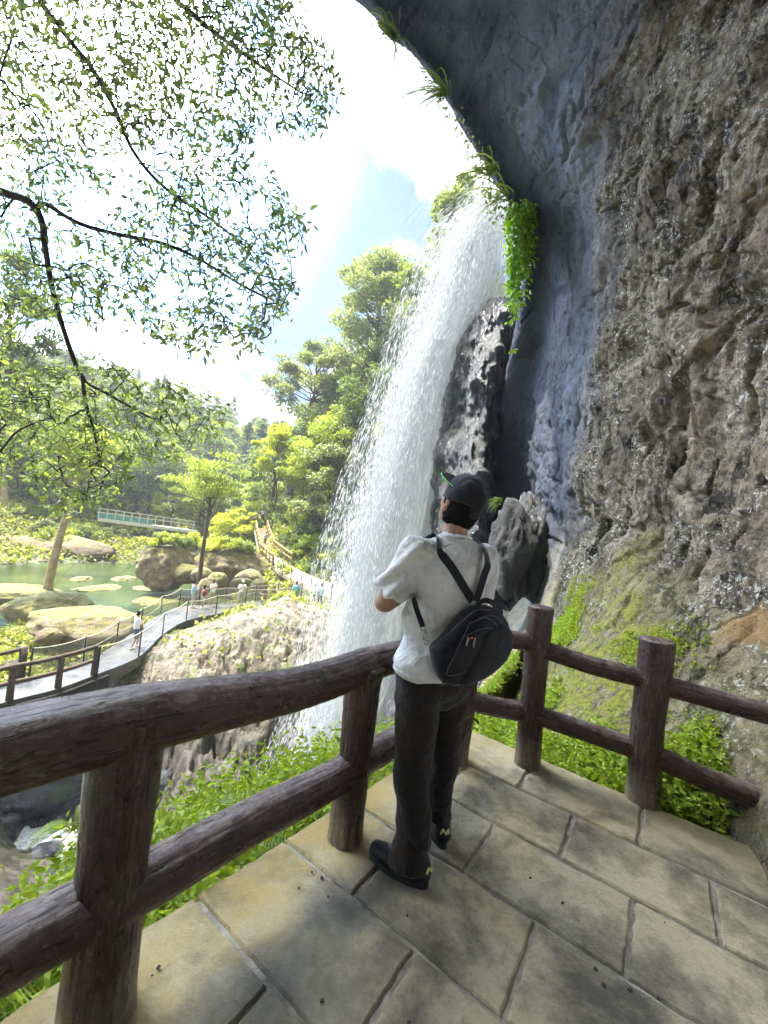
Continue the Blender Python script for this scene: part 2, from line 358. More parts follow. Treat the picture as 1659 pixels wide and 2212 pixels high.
# ---- cave wall and overhang: one continuous shell
def row(*pts):
    return [np.array(p[1:], float) if p[0] == 'w' else P(*p) for p in pts]
S = [
 row(('w',-9.5,-4,5),('w',-6.5,-5,2),('w',-3,-5.5,-.6),('w',0,-5.5,-.6),('w',2,-5,-.6),('w',3,-4.5,-.6),('w',3.0,-4,-.6)),
 row(('w',-10,-4.2,12),('w',-6,-5,10),('w',0,-5.5,8),('w',2.2,-5,5),('w',3.2,-4.5,3),('w',3.4,-4,1),('w',3.0,-3.5,-.6)),
 row(('w',-10.5,-1,15),('w',-5,-1,14),('w',0,-1.5,11.5),('w',3,-1.8,8),('w',4,-1.8,5.5),('w',3.8,-1.8,3),('w',3.0,-1.5,-.5)),
 row(('w',-10.5,5,15.5),('w',-5,4.5,15),('w',1,3.3,12.5),('w',3.6,2.2,9),('w',4.3,1.2,6.5),('w',3.9,.3,4),('w',3,-.2,1)),
 row(('w',-6.5,8.4,16),('w',-2.4,7.4,15),('w',1.8,6,12.6),('w',3.7,4.6,9.6),('w',4.1,3.2,7.2),('w',3.8,2.1,5),('w',3.2,1.2,2.8)),
 row((780,-10,9),(900,-30,8.7),(1100,-30,7.6),(1300,0,6.2),(1500,0,4.8),(1700,0,3.6),(1950,0,2.6)),
 row((826,52,9),(930,60,8.7),(1130,70,7.5),(1320,90,6),(1500,100,4.75),(1690,100,3.6),(1950,100,2.6)),
 row((895,112,9),(990,130,8.6),(1160,170,7.3),(1340,190,5.9),(1490,200,4.7),(1680,200,3.6),(1950,200,2.6)),
 row((975,226,9),(1060,245,8.6),(1190,280,7.2),(1350,290,5.8),(1480,300,4.7),(1670,300,3.6),(1950,300,2.6)),
 row((1052,350,9),(1115,365,8.7),(1220,390,7.3),(1350,400,5.8),(1470,410,4.7),(1660,410,3.6),(1950,400,2.6)),
 row((1112,455,9),(1150,468,8.9),(1235,490,7.9),(1345,500,6.1),(1460,510,4.7),(1650,510,3.6),(1950,500,2.5)),
 row((1135,575,9.6),(1165,590,9.6),(1225,600,8.5),(1330,610,6.3),(1455,610,4.75),(1650,610,3.55),(1950,600,2.5)),
 row((1120,700,11),(1170,720,10.6),(1215,720,8.9),(1320,720,6.5),(1450,720,4.75),(1650,710,3.5),(1950,700,2.4)),
 row((1090,850,13),(1150,850,12),(1198,850,9.4),(1310,850,6.6),(1450,850,4.7),(1650,850,3.45),(1950,850,2.35)),
 row((1060,1000,14),(1140,1000,12.6),(1192,1000,9.6),(1300,1000,6.5),(1440,1000,4.65),(1650,1000,3.4),(1950,1000,2.3)),
 row((1060,1150,14),(1130,1150,12.5),(1190,1150,9.4),(1290,1150,6.3),(1430,1150,4.55),(1640,1150,3.3),(1950,1150,2.3)),
 row((1060,1280,13),(1130,1280,11.5),(1190,1280,8.4),(1285,1270,5.8),(1420,1260,4.35),(1640,1260,3.15),(1950,1260,2.2)),
 row((1060,1380,11.5),(1120,1380,9.5),(1190,1370,7),(1280,1360,5.1),(1410,1350,4.05),(1630,1350,2.95),(1950,1350,2.1)),
 row((1060,1440,9),(1110,1450,7.4),(1180,1440,5.7),(1270,1430,4.5),(1400,1420,3.7),(1620,1440,2.75),(1950,1460,2.0)),
 row((1040,1510,6.8),(1100,1510,5.8),(1180,1510,4.8),(1270,1510,3.95),(1400,1510,3.35),(1610,1560,2.5),(1960,1600,1.8)),
 row((1000,1590,4.6),(1080,1590,4.2),(1170,1590,3.75),(1270,1600,3.25),(1400,1620,2.85),(1620,1700,2.25),(1900,1850,1.5)),
 row((980,1640,3.5),(1080,1650,3.25),(1175,1680,3.0),(1285,1715,2.68),(1400,1752,2.48),(1610,1830,2.13),(1680,2110,1.53)),
 row(('w',.7,3.3,-.9),('w',1.0,3.1,-.8),('w',1.3,2.9,-.7),('w',1.6,2.7,-.6),('w',1.8,2.55,-.6),('w',2.0,2.2,-.5),('w',1.5,1.5,-.4)),
]
S = np.array(S)
# the outer side of the rim: turned back up and away, so that the rock has thickness
ext = S[:, :1].copy(); e2 = S[:, :1].copy(); e3 = S[:, :1].copy()
ext += np.array([.35, .9, .8]); e2 += np.array([2.2, 3.2, 3.2]); e3 += np.array([5, 6, 6])
ext[13:] = S[13:, :1]+[.3, 1, 0]; e2[13:] = S[13:, :1]+[1, 2, 0]; e3[13:] = S[13:, :1]+[2, 4, 0]
ext[0] = S[0, :1]+[-.5, -.6, 0]; e2[0] = S[0, :1]+[-1, -2, 0]; e3[0] = S[0, :1]+[-2, -4, 0]
S = np.concatenate([e3, e2, ext, S], 1)
NR, NC = 900, 560
Sf = crom(S, NR); Sf = np.swapaxes(crom(np.swapaxes(Sf, 0, 1), NC), 0, 1)
Nn = grid_normals(Sf); toc = CAM-Sf; sgn = np.sign((Nn*toc).sum(-1, keepdims=True)); 
mid = np.sign(np.median(sgn)); Nn = Nn*mid
q = Sf.reshape(-1, 3); dist = np.linalg.norm(q-CAM, axis=1)
am = np.clip(dist/4., .35, 1.7)
smooth_in = np.clip((q[:, 1]-5)/4, 0, 1)*np.clip((q[:, 2]-2)/4, 0, 1)    # the water-worn roof is smoother
sk = q @ np.array([[.8, .1, .5], [.2, 1, -.3], [-.45, .2, .9]])          # strata lean
fac = np.floor(3.*fbm(sk*[1.2, .9, .5], .9, 2))/3.
dsp = .2*fbm(q, .5, 3)*(1-.6*smooth_in)+.10*fac*(1-.7*smooth_in)+.11*ridge(sk*[1.6, 1, .7], .9, 4, .6)*(1-.6*smooth_in)
crk = np.clip(ridge(sk*[1.3, 1.3, .55], .8, 2)-.62, 0, 1)*(1-.75*smooth_in)
dsp = dsp*(1-.35*smooth_in)+(.05*fbm(q+3, 4, 4, .65)+.02*ridge(q, 11, 3, .6))*(1-.6*smooth_in)-crk*.45
crk2 = np.clip(ridge(sk*[1.8, 1.6, .6]+40, 1.9, 2)-.72, 0, 1)*(1-.7*smooth_in); dsp = dsp-crk2*.34
base_k = np.clip((q[:, 2]+.0)/1.5, .25, 1)
Sd = q+Nn.reshape(-1, 3)*(dsp*am*base_k*.8)[:, None]
SHELL = Sd.reshape(NR, NC, 3); SHELLN = grid_normals(SHELL)*mid
t = NT('cave_rock'); v = t.co(); g = t.n('ShaderNodeNewGeometry')
ps = t.n('ShaderNodeSeparateXYZ'); t.l(g.outputs['Position'], ps.inputs[0])
vs = t.co((1.6, 1.1, .55), rot=(.3, .5, .2))
brown = t.ramp(t.noise(1.5, 10, .68, .3, vec=vs), [(.28, (.075, .055, .034)), (.42, (.21, .16, .10)), (.55, (.36, .285, .185)), (.68, (.50, .43, .31))])
brown = t.mix(t.ramp(t.noise(9, 6, .75, vec=v), [(.42, .75), (.52, 0)]), brown, (.05, .04, .03))
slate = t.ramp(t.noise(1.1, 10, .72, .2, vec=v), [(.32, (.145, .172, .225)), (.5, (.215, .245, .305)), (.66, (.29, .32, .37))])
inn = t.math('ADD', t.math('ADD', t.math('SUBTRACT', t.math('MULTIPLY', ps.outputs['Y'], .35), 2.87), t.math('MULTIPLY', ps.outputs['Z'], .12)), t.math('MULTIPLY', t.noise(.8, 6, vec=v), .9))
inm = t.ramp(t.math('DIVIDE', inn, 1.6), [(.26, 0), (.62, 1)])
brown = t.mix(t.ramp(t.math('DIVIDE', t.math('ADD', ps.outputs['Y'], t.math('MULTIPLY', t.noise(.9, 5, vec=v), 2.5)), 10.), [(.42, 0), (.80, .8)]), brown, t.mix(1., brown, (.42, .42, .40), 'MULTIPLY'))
slate = t.mix(t.ramp(t.math('DIVIDE', t.math('ADD', ps.outputs['Y'], t.math('MULTIPLY', t.noise(.8, 6, vec=v), 3.)), 16.), [(.50, 0), (.66, .9)]), slate, (.028, .035, .055))  # deep recess: dark wet rock with the shade painted in
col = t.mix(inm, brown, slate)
# open cracks
for sc_c, wd in ((.55, .008), (1.3, .006)):
    gc = t.math('ABSOLUTE', t.math('SUBTRACT', t.noise(sc_c, 7, .62, .6, vec=vs), .5)); ck = t.math('MULTIPLY', t.ramp(gc, [(0, 1), (wd, 1), (wd*2.2, 0)]), t.ramp(t.noise(.9, 3, vec=v), [(.42, 0), (.52, 1)]))
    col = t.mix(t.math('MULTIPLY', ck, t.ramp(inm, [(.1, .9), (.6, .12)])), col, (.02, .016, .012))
# lichen
ln = t.ramp(t.noise(19, 5, .8, vec=v), [(.555, 0), (.585, 1)]); lm = t.ramp(t.noise(1.3, 4, .6, vec=v), [(.43, .0), (.58, 1)])
lich = t.math('MULTIPLY', t.math('MULTIPLY', ln, lm), t.ramp(inm, [(0, 1), (.6, 0)]))
col = t.mix(t.math('MULTIPLY', lich, .85), col, (.74, .72, .62))
# ochre scar
oc = t.n('ShaderNodeVectorMath', operation='DISTANCE'); t.l(g.outputs['Position'], oc.inputs[0]); oc.inputs[1].default_value = tuple(P(1600, 1345, 2.95))
ocm = t.ramp(t.math('ADD', oc.outputs['Value'], t.math('MULTIPLY', t.noise(2.2, 5, vec=vs), .9)), [(.62, 1), (.72, 0)])
col = t.mix(t.math('MULTIPLY', ocm, .8), col, t.mix(t.noise(7, 5, vec=vs), (.26, .13, .04), (.50, .30, .12)))
# moss low on the wall
mz = t.math('ADD', ps.outputs['Z'], t.math('MULTIPLY', t.noise(1.3, 7, .65, vec=v), 3.4))
mm = t.ramp(t.math('DIVIDE', mz, 4.), [(.60, 1), (.80, 0)]); 
mossc = t.ramp(t.noise(24, 6, .8, vec=v), [(.36, (.05, .055, .01)), (.46, (.19, .20, .022)), (.58, (.38, .37, .05))])
rgt_ = t.math('ADD', t.math('SUBTRACT', ps.outputs['X'], t.math('MULTIPLY', ps.outputs['Y'], .66)), t.math('MULTIPLY', t.noise(1.7, 5, vec=v), .8))
mm = t.math('MULTIPLY', mm, t.ramp(rgt_, [(.30, 1), (.62, .22)]))
mmm = t.math('MULTIPLY', mm, t.ramp(t.noise(5, 7, .75, vec=v), [(.40, .0), (.52, 1)]))
mmm = t.math('MULTIPLY', mmm, t.ramp(ps.outputs['Y'], [(.0, 1), (1, 1)]))
mmm = t.math('MULTIPLY', mmm, t.ramp(t.math('DIVIDE', ps.outputs['Y'], 10.), [(.42, 1), (.62, .15)]))
col = t.mix(mmm, col, mossc)
hh = t.noise(7, 10, .72, vec=vs); h2 = t.noise(45, 4, .7, vec=v)
nm = t.bump(hh, .10); nm = t.bump(h2, .03, nrm=nm)
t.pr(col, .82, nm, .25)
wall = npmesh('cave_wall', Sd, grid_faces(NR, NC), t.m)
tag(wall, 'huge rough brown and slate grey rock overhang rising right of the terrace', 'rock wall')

# ---- wet buttress behind the water
Bt = [
 row((1095,648,15.2),(1096,646,15),(1100,644,15),(1110,644,15.3),(1120,648,16)),
 row((1000,722,15.4),(1030,700,14.4),(1062,688,13.9),(1100,680,14),(1140,690,16)),
 row((975,800,15.3),(1010,790,14),(1050,780,13.3),(1088,780,13.5),(1130,790,16)),
 row((950,900,15.2),(1000,890,13.8),(1042,880,13.1),(1068,880,13.4),(1110,890,16)),
 row((935,1000,15),(980,1000,13.5),(1022,990,12.8),(1048,990,13.1),(1090,1000,15.5)),
 row((930,1100,14.7),(975,1100,13.1),(1018,1100,12.4),(1045,1100,12.8),(1085,1100,15)),
 row((925,1250,14.4),(975,1250,12.6),(1030,1250,11.8),(1070,1260,12.2),(1110,1260,14)),
 row((890,1400,13.6),(970,1400,11.4),(1040,1400,10.4),(1085,1400,10.9),(1130,1400,12.6)),
 row((840,1560,12.6),(940,1560,10.4),(1030,1550,9.4),(1090,1530,9.8),(1150,1520,11)),
 row((800,1750,12.4),(930,1750,10),(1030,1720,9),(1110,1700,9),(1170,1660,10)),
]
Bf = crom(np.array(Bt), 300); Bf = np.swapaxes(crom(np.swapaxes(Bf, 0, 1), 220), 0, 1)
nn = grid_normals(Bf); nn *= np.sign(np.median((nn*(CAM-Bf)).sum(-1)))
q = Bf.reshape(-1, 3)
dsp = .35*fbm(q, .7, 3)+.22*ridge(q*[1.6, 1, .5], 1.1, 4, .6)+.07*fbm(q, 5, 3)
Bd = q+nn.reshape(-1, 3)*dsp[:, None]
t = NT('wet_rock'); v = t.co((1.5, 1.5, .5)); v2 = t.co()
col = t.ramp(t.noise(2.2, 9, .7, vec=v), [(.38, (.012, .014, .02)), (.52, (.035, .04, .05)), (.70, (.14, .145, .15))])
col = t.mix(t.ramp(t.noise(1.1, 5, .6, vec=v2), [(.58, 0), (.66, .7)]), col, (.07, .11, .02))
nm = t.bump(t.noise(9, 8, .75, vec=v), .14)
t.pr(col, t.ramp(t.noise(1.5, 4, vec=v), [(.4, .16), (.65, .5)]), nm, .6)
WETROCK = t.m
but = npmesh('rock_buttress', Bd, grid_faces(300, 220), t.m)
tag(but, 'wet dark rock buttress with green tufts right behind the falling water', 'rock')

# ---- terrace paving
AZ = math.radians(35.5); Bv = np.array([math.sin(AZ), math.cos(AZ)]); Av = np.array([-Bv[1], Bv[0]])
def ab(a, b, z=0.): 
    p = Av*a+Bv*b; return np.array([p[0], p[1], z])
bl = [-2.2, -1.4, -1.0, -.65, -.25, .15, .55, .95, 1.35, 1.757, 2.155, 2.535, 2.965]
def aedge(b): return 1.425-.105*max(0, b-.4)
t = NT('paving'); v = t.co(); g = t.n('ShaderNodeNewGeometry'); ps = t.n('ShaderNodeSeparateXYZ'); t.l(g.outputs['Position'], ps.inputs[0])
col = t.ramp(t.noise(2.6, 9, .68, .2, vec=v), [(.36, (.14, .118, .08)), (.46, (.31, .265, .165)), (.57, (.56, .48, .30))])
col = t.mix(t.ramp(t.noise(60, 3, .7, vec=v), [(.3, .5), (.5, 0)]), col, t.mix(1., col, (.62, .6, .55), 'MULTIPLY'))
sc_ = t.n('ShaderNodeVectorMath', operation='DOT_PRODUCT'); t.l(g.outputs['Position'], sc_.inputs[0]); sc_.inputs[1].default_value = (*Av, 0)
edge = t.math('ADD', sc_.outputs['Value'], t.math('MULTIPLY', t.noise(1.6, 5, vec=v), .7))
col = t.mix(t.math('MULTIPLY', t.ramp(edge, [(.0, 0), (1, 0)]), 1), col, (0, 0, 0))
och = t.math('MULTIPLY', t.ramp(t.math('DIVIDE', edge, 2.), [(.56, 0), (.76, .9)]), t.ramp(t.noise(3.5, 5, .7, vec=v), [(.38, .25), (.62, 1)]))
col = t.mix(och, col, (.52, .37, .12))
sb = t.n('ShaderNodeVectorMath', operation='DOT_PRODUCT'); t.l(g.outputs['Position'], sb.inputs[0]); sb.inputs[1].default_value = (*Bv, 0)
och2 = t.ramp(t.math('DIVIDE', t.math('ADD', sb.outputs['Value'], t.math('MULTIPLY', t.noise(2.2, 5, vec=v), .5)), 3.4), [(.86, 0), (.94, .6)])
col = t.mix(och2, col, (.45, .36, .17))
wet = t.math('MULTIPLY', t.ramp(t.math('DIVIDE', edge, 2.), [(.42, 0), (.52, 1), (.66, 1), (.72, 0)]), t.ramp(sb.outputs['Value'], [(.0, 0), (.3, 1), (1.5, 1)]))
wet = t.math('MULTIPLY', wet, t.ramp(t.math('DIVIDE', sb.outputs['Value'], 3), [(.5, 1), (.62, 0)]))
wet = t.math('MULTIPLY', wet, t.ramp(t.noise(3, 4, vec=v), [(.38, 0), (.55, 1)]))
col = t.mix(t.math('MULTIPLY', wet, .45), col, (.12, .12, .115))
nm = t.bump(t.noise(110, 5, .8, vec=v), .010); nm = t.bump(t.noise(7, 7, .7, vec=v), .02, nrm=nm)
t.pr(col, t.ramp(wet, [(0, .78), (1, .34)]), nm, .35)
PAVE = t.m
mb = MB(); joints = {12: [.62, .01], 11: [.94, .31, -.28], 10: [.62, .01], 9: [.92, .31, -.3]}
for i in range(1, len(bl)):
    b0, b1 = bl[i-1], bl[i]
    js = joints.get(i, [.92, .3, -.3] if i % 2 else [.62, .01, -.6])
    for k, (u, w_) in enumerate(zip([99]+js, js+[-99])):
        g0 = .009
        a0 = (aedge((b0+b1)/2) if u > 9 else u-g0); a1 = (-.56 if w_ < -9 else w_+g0)
        ea0, ea1 = (aedge(b0), aedge(b1)) if u > 9 else (a0, a0)
        if a1 > ea0: continue
        n = 26
        def side(p, q): return [p+(q-p)*s for s in np.linspace(0, 1, n, endpoint=False)]
        c4 = [np.array([ea0, b0+g0]), np.array([ea1, b1-(g0 if i < 12 else 0)]), np.array([a1, b1-(g0 if i < 12 else 0)]), np.array([a1, b0+g0])]
        poly = np.array(side(c4[0], c4[1])+side(c4[1], c4[2])+side(c4[2], c4[3])+side(c4[3], c4[0]))
        cen = poly.mean(0); pn = np.c_[poly, np.zeros(len(poly))]
        j = .006*fbm(pn, 9, 3)[:, None]+.004*vn(pn*40)[:, None]; dirn = (poly-cen)/np.linalg.norm(poly-cen, axis=1)[:, None]
        poly = poly+dirn*j; tin = poly-dirn*.009
        dz = random.uniform(-.002, .002); N_ = len(poly)
        def w3(pl, z): return np.array([ab(a_, b_, z) for a_, b_ in pl])
        V = np.concatenate([w3(poly, -.16), w3(poly, -.008+dz), w3(tin, dz)])
        Fs = [(r*N_+q_, r*N_+(q_+1) % N_, (r+1)*N_+(q_+1) % N_, (r+1)*N_+q_) for r in (0, 1) for q_ in range(N_)]
        Fs = [f[::-1] for f in Fs]; Fs.append(tuple(2*N_+q_ for q_ in range(N_))[::-1])
        mb.add(V, Fs)
deck = mb.build('paved_terrace', PAVE, smooth=False); tag(deck, kind='structure')
mb = MB()
def prism(pl, z0, z1):
    n = len(pl); V = [ab(a, b, z0) for a, b in pl]+[ab(a, b, z1) for a, b in pl]
    mb.add(V, [tuple(range(n)), tuple(range(2*n-1, n-1, -1))]+[(i, (i+1) % n, n+(i+1) % n, n+i) for i in range(n)])
prism([(1.40, -2.2), (1.40, .4), (1.14, 2.94), (-.55, 2.94), (-.55, -2.2)], -.6, -.012)
mort = mb.build('mortar_bed', simple('mortar', (.42, .38, .29), (.14, .12, .09), 7, .9, .01, 60), smooth=False); tag(mort, kind='structure')

# ---- waterfall: falling sheets made of separate streaks, and a thin veil between them
Lp = [(1035,405),(976,470),(938,540),(900,640),(864,745),(828,860),(794,970),(757,1090),(728,1200),(706,1310),(684,1420),(650,1530),(612,1640),(575,1720)]
Rp = [(1165,405),(1150,470),(1142,540),(1132,620),(1108,690),(1066,745),(1056,860),(1048,970),(1042,1090),(1036,1200),(1020,1310),(1000,1420),(930,1530),(925,1640),(925,1720)]
Lq = crom(np.array([P(x, y, 15.6) for x, y in Lp]), 200); Rq = crom(np.array([P(x, y, 15.0) for x, y in Rp]), 200)
def fall(u, s, dep=0.):
    """u 0..1 left to right, s 0..1 top to bottom (arrays)"""
    i = np.clip(s, 0, 1)*199; k = np.minimum(i.astype(int), 198); f = (i-k)[:, None]
    a = Lq[k]*(1-f)+Lq[k+1]*f; b = Rq[k]*(1-f)+Rq[k+1]*f
    p = a+(b-a)*u[:, None]
    p[:, 1] += dep+.5*np.sin(u*9+1)*.6-1.2*np.sin(np.pi*s)*.3
    return p
t = NT('falling_water'); g = t.n('ShaderNodeNewGeometry')
d1 = t.n('ShaderNodeBsdfDiffuse'); d1.inputs[0].default_value = (.80, .82, .83, 1); d2 = t.n('ShaderNodeBsdfTranslucent'); d2.inputs[0].default_value = (.80, .82, .83, 1)
mx = t.n('ShaderNodeMixShader'); mx.inputs[0].default_value = .5; t.l(d1.outputs[0], mx.inputs[1]); t.l(d2.outputs[0], mx.inputs[2]); t.l(mx.outputs[0], t.out.inputs[0])
WATERDROP = t.m
t = NT('water_veil'); u1 = t.n('ShaderNodeUVMap'); mp = t.n('ShaderNodeMapping'); mp.inputs['Scale'].default_value = (26, 5, 1); t.l(u1.outputs[0], mp.inputs[0])
mp2 = t.n('ShaderNodeMapping'); mp2.inputs['Scale'].default_value = (110, 26, 1); t.l(u1.outputs[0], mp2.inputs[0])
n1 = t.noise(1, 5, .6, .3, vec=mp.outputs[0]); n2 = t.noise(1, 4, .7, vec=mp2.outputs[0])
su = t.n('ShaderNodeSeparateXYZ'); t.l(u1.outputs[0], su.inputs[0])
eu = t.ramp(su.outputs['X'], [(.0, 0), (.2, .7), (.45, 1.), (.72, .72), (1, .2)])
ev = t.ramp(su.outputs['Y'], [(.0, .0), (.05, .5), (.3, .8), (.55, 1.), (.93, 1), (1, 0)])
al = t.math('ADD', t.math('MULTIPLY', n1, .8), t.math('MULTIPLY', n2, .8))
al = t.math('ADD', al, t.math('MULTIPLY', t.math('MULTIPLY', eu, ev), 1.5))
al = t.ramp(t.math('DIVIDE', al, 2.4), [(.48, 0), (.80, .95)])
al = t.math('MULTIPLY', al, t.math('MULTIPLY', t.ramp(eu, [(0, 0), (.4, 1)]), t.ramp(ev, [(0, 0), (.3, 1)])), True)
d1 = t.n('ShaderNodeBsdfDiffuse'); d1.inputs[0].default_value = (.60, .625, .64, 1); d2 = t.n('ShaderNodeBsdfTranslucent'); d2.inputs[0].default_value = (.60, .625, .64, 1)
mx = t.n('ShaderNodeMixShader'); mx.inputs[0].default_value = .5; t.l(d1.outputs[0], mx.inputs[1]); t.l(d2.outputs[0], mx.inputs[2])
tp = t.n('ShaderNodeBsdfTransparent'); m2 = t.n('ShaderNodeMixShader'); t.l(al, m2.inputs[0]); t.l(tp.outputs[0], m2.inputs[1]); t.l(mx.outputs[0], m2.inputs[2]); t.l(m2.outputs[0], t.out.inputs[0])
VEIL = t.m
U, Sv = np.meshgrid(np.linspace(0, 1, 60), np.linspace(0, 1, 120)); U = U.ravel(); Sv = Sv.ravel()
VV = []; UVs = []; FF = []
for k, dp in enumerate((0, .55, 1.1)):
    p = fall(U, Sv, dp); p[:, 1] += .12*fbm(np.c_[U*8, Sv*1.5, Sv*0+k], 1, 3)
    VV.append(p); UVs.append(np.c_[U+k*3.7*0, Sv+0*k]); FF.append(grid_faces(120, 60)+k*7200)
UVs = [np.c_[q_[:, 0], q_[:, 1]] for q_ in UVs]
NS = 60000
u_ = RNG.beta(1.35, 1.7, NS); s_ = RNG.random(NS)**.9
stray = RNG.random(NS) < .25; u_[stray] = RNG.uniform(-.16, .5, stray.sum())
p0 = fall(u_, s_, 0); p0[:, 1] += RNG.uniform(-.5, 1.4, NS)
L_ = RNG.uniform(.10, .42, NS)*np.where(RNG.random(NS) < .1, 1.6, 1); p1 = fall(u_, np.minimum(s_+.01, 1), 0)
dr = fall(u_, np.minimum(s_+.01, 1.))-fall(u_, np.maximum(s_-.01, 0)); dr /= np.linalg.norm(dr, axis=1)[:, None]
w_ = RNG.uniform(.0025, .0075, NS)
sd = np.cross(dr, np.array([0, 1., 0])); sd /= np.linalg.norm(sd, axis=1)[:, None]; bk = np.cross(dr, sd)
drops = np.stack([p0-dr*L_[:, None]/2, p0+sd*w_[:, None], p0+bk*w_[:, None], p0-sd*w_[:, None], p0-bk*w_[:, None], p0+dr*L_[:, None]/2], 1).reshape(-1, 3)
tri = np.array([(0, 1, 2), (0, 2, 3), (0, 3, 4), (0, 4, 1), (5, 2, 1), (5, 3, 2), (5, 4, 3), (5, 1, 4)])
FD = (np.arange(NS)[:, None, None]*6+tri[None]).reshape(-1, 3)
t = NT('spray'); u1 = t.n('ShaderNodeUVMap'); su = t.n('ShaderNodeSeparateXYZ'); t.l(u1.outputs[0], su.inputs[0]); mp = t.n('ShaderNodeMapping'); mp.inputs['Scale'].default_value = (6, 3.5, 1); t.l(u1.outputs[0], mp.inputs[0])
mp3 = t.n('ShaderNodeMapping'); mp3.inputs['Scale'].default_value = (90, 9, 1); t.l(u1.outputs[0], mp3.inputs[0])
al = t.math('MULTIPLY', t.ramp(su.outputs['X'], [(0, 0), (.12, .14), (.28, .42), (.5, .8), (.75, .6), (1, 0)]), t.ramp(su.outputs['Y'], [(0, 0), (.15, .25), (.5, .7), (.85, 1), (1, 0)]))
al = t.math('MULTIPLY', al, t.ramp(t.noise(1, 5, .6, vec=mp.outputs[0]), [(.25, .45), (.7, 1)])); al = t.math('MULTIPLY', al, t.ramp(t.noise(1, 3, .6, vec=mp3.outputs[0]), [(.3, .55), (.65, 1)]))
d1 = t.n('ShaderNodeBsdfDiffuse'); d1.inputs[0].default_value = (.60, .625, .64, 1); d2 = t.n('ShaderNodeBsdfTranslucent'); d2.inputs[0].default_value = (.60, .625, .64, 1)
mx = t.n('ShaderNodeMixShader'); mx.inputs[0].default_value = .5; t.l(d1.outputs[0], mx.inputs[1]); t.l(d2.outputs[0], mx.inputs[2])
tp = t.n('ShaderNodeBsdfTransparent'); m2 = t.n('ShaderNodeMixShader'); t.l(t.math('MULTIPLY', al, .85), m2.inputs[0]); t.l(tp.outputs[0], m2.inputs[1]); t.l(mx.outputs[0], m2.inputs[2]); t.l(m2.outputs[0], t.out.inputs[0])
SPRAY = t.m
wf = empty('waterfall', tuple(Lq[-1])); wf['kind'] = 'structure'
def rel(V, o): return np.asarray(V)-np.array(o.location)
vl = npmesh('water_sheet', rel(np.concatenate(VV), wf), np.concatenate(FF), VEIL, parent=wf, uv=np.concatenate(UVs))
sp_v = fall(U*1.18-.16, Sv, -.5); sp_v[:, 1] += .25*fbm(np.c_[U*3, Sv*1.5, Sv*0+9], 1, 3)
npmesh('spray', rel(sp_v, wf), grid_faces(120, 60), SPRAY, parent=wf, uv=np.c_[U, Sv])
st_ = npmesh('water_streaks', rel(drops, wf), FD, WATERDROP, parent=wf)
# ================================================================== LOG-SHAPED CONCRETE RAILINGS
t = NT('painted_log'); u1 = t.n('ShaderNodeUVMap'); v = t.co(); g = t.n('ShaderNodeNewGeometry')
mp = t.n('ShaderNodeMapping'); mp.inputs['Scale'].default_value = (6.5, .75, 1); t.l(u1.outputs[0], mp.inputs[0])
grain = t.noise(1.6, 8, .65, .5, vec=mp.outputs[0])
base = t.ramp(t.noise(5, 7, .7, vec=v), [(.3, (.016, .004, .0035)), (.5, (.044, .012, .009)), (.7, (.075, .024, .018))])
worn = t.ramp(t.noise(14, 6, .8, vec=v), [(.42, 0), (.56, 1)]); sn = t.n('ShaderNodeSeparateXYZ'); t.l(g.outputs['Normal'], sn.inputs[0])
topm = t.math('MULTIPLY', t.ramp(sn.outputs['Z'], [(.30, 0), (.85, 1)]), t.math('ADD', t.math('MULTIPLY', worn, .5), .12))
col = t.mix(topm, base, (.27, .21, .17))
gl = t.math('ABSOLUTE', t.math('SUBTRACT', grain, .5)); lnm = t.ramp(t.noise(3.1, 3, vec=v), [(.40, .15), (.55, 1)]); crk = t.math('MULTIPLY', lnm, t.ramp(gl, [(.0, 1), (.005, 1), (.012, 0)]))
edgc = t.math('MULTIPLY', lnm, t.ramp(gl, [(.008, 0), (.016, .6), (.028, 0)]))
col = t.mix(edgc, col, (.38, .32, .2)); col = t.mix(crk, col, (.015, .01, .01))
fleck = t.ramp(t.noise(38, 4, .8, vec=v), [(.62, 0), (.68, .6)]); col = t.mix(fleck, col, (.30, .26, .18))
ps = t.n('ShaderNodeSeparateXYZ'); t.l(g.outputs['Position'], ps.inputs[0])
foot = t.math('MULTIPLY', t.ramp(t.math('ADD', ps.outputs['Z'], t.math('MULTIPLY', t.noise(7, 5, vec=v), .25)), [(.16, 1), (.34, 0)]), .7)
col = t.mix(foot, col, (.22, .18, .12))
nm = t.bump(t.ramp(t.math('ABSOLUTE', t.math('SUBTRACT', grain, .5)), [(0, 0), (.018, 1)]), .006)
nm = t.bump(t.noise(90, 5, .8, vec=v), .004, nrm=nm)
t.pr(col, t.ramp(t.noise(12, 4, vec=v), [(.3, .2), (.7, .42)]), nm, .5)
LOG = t.m
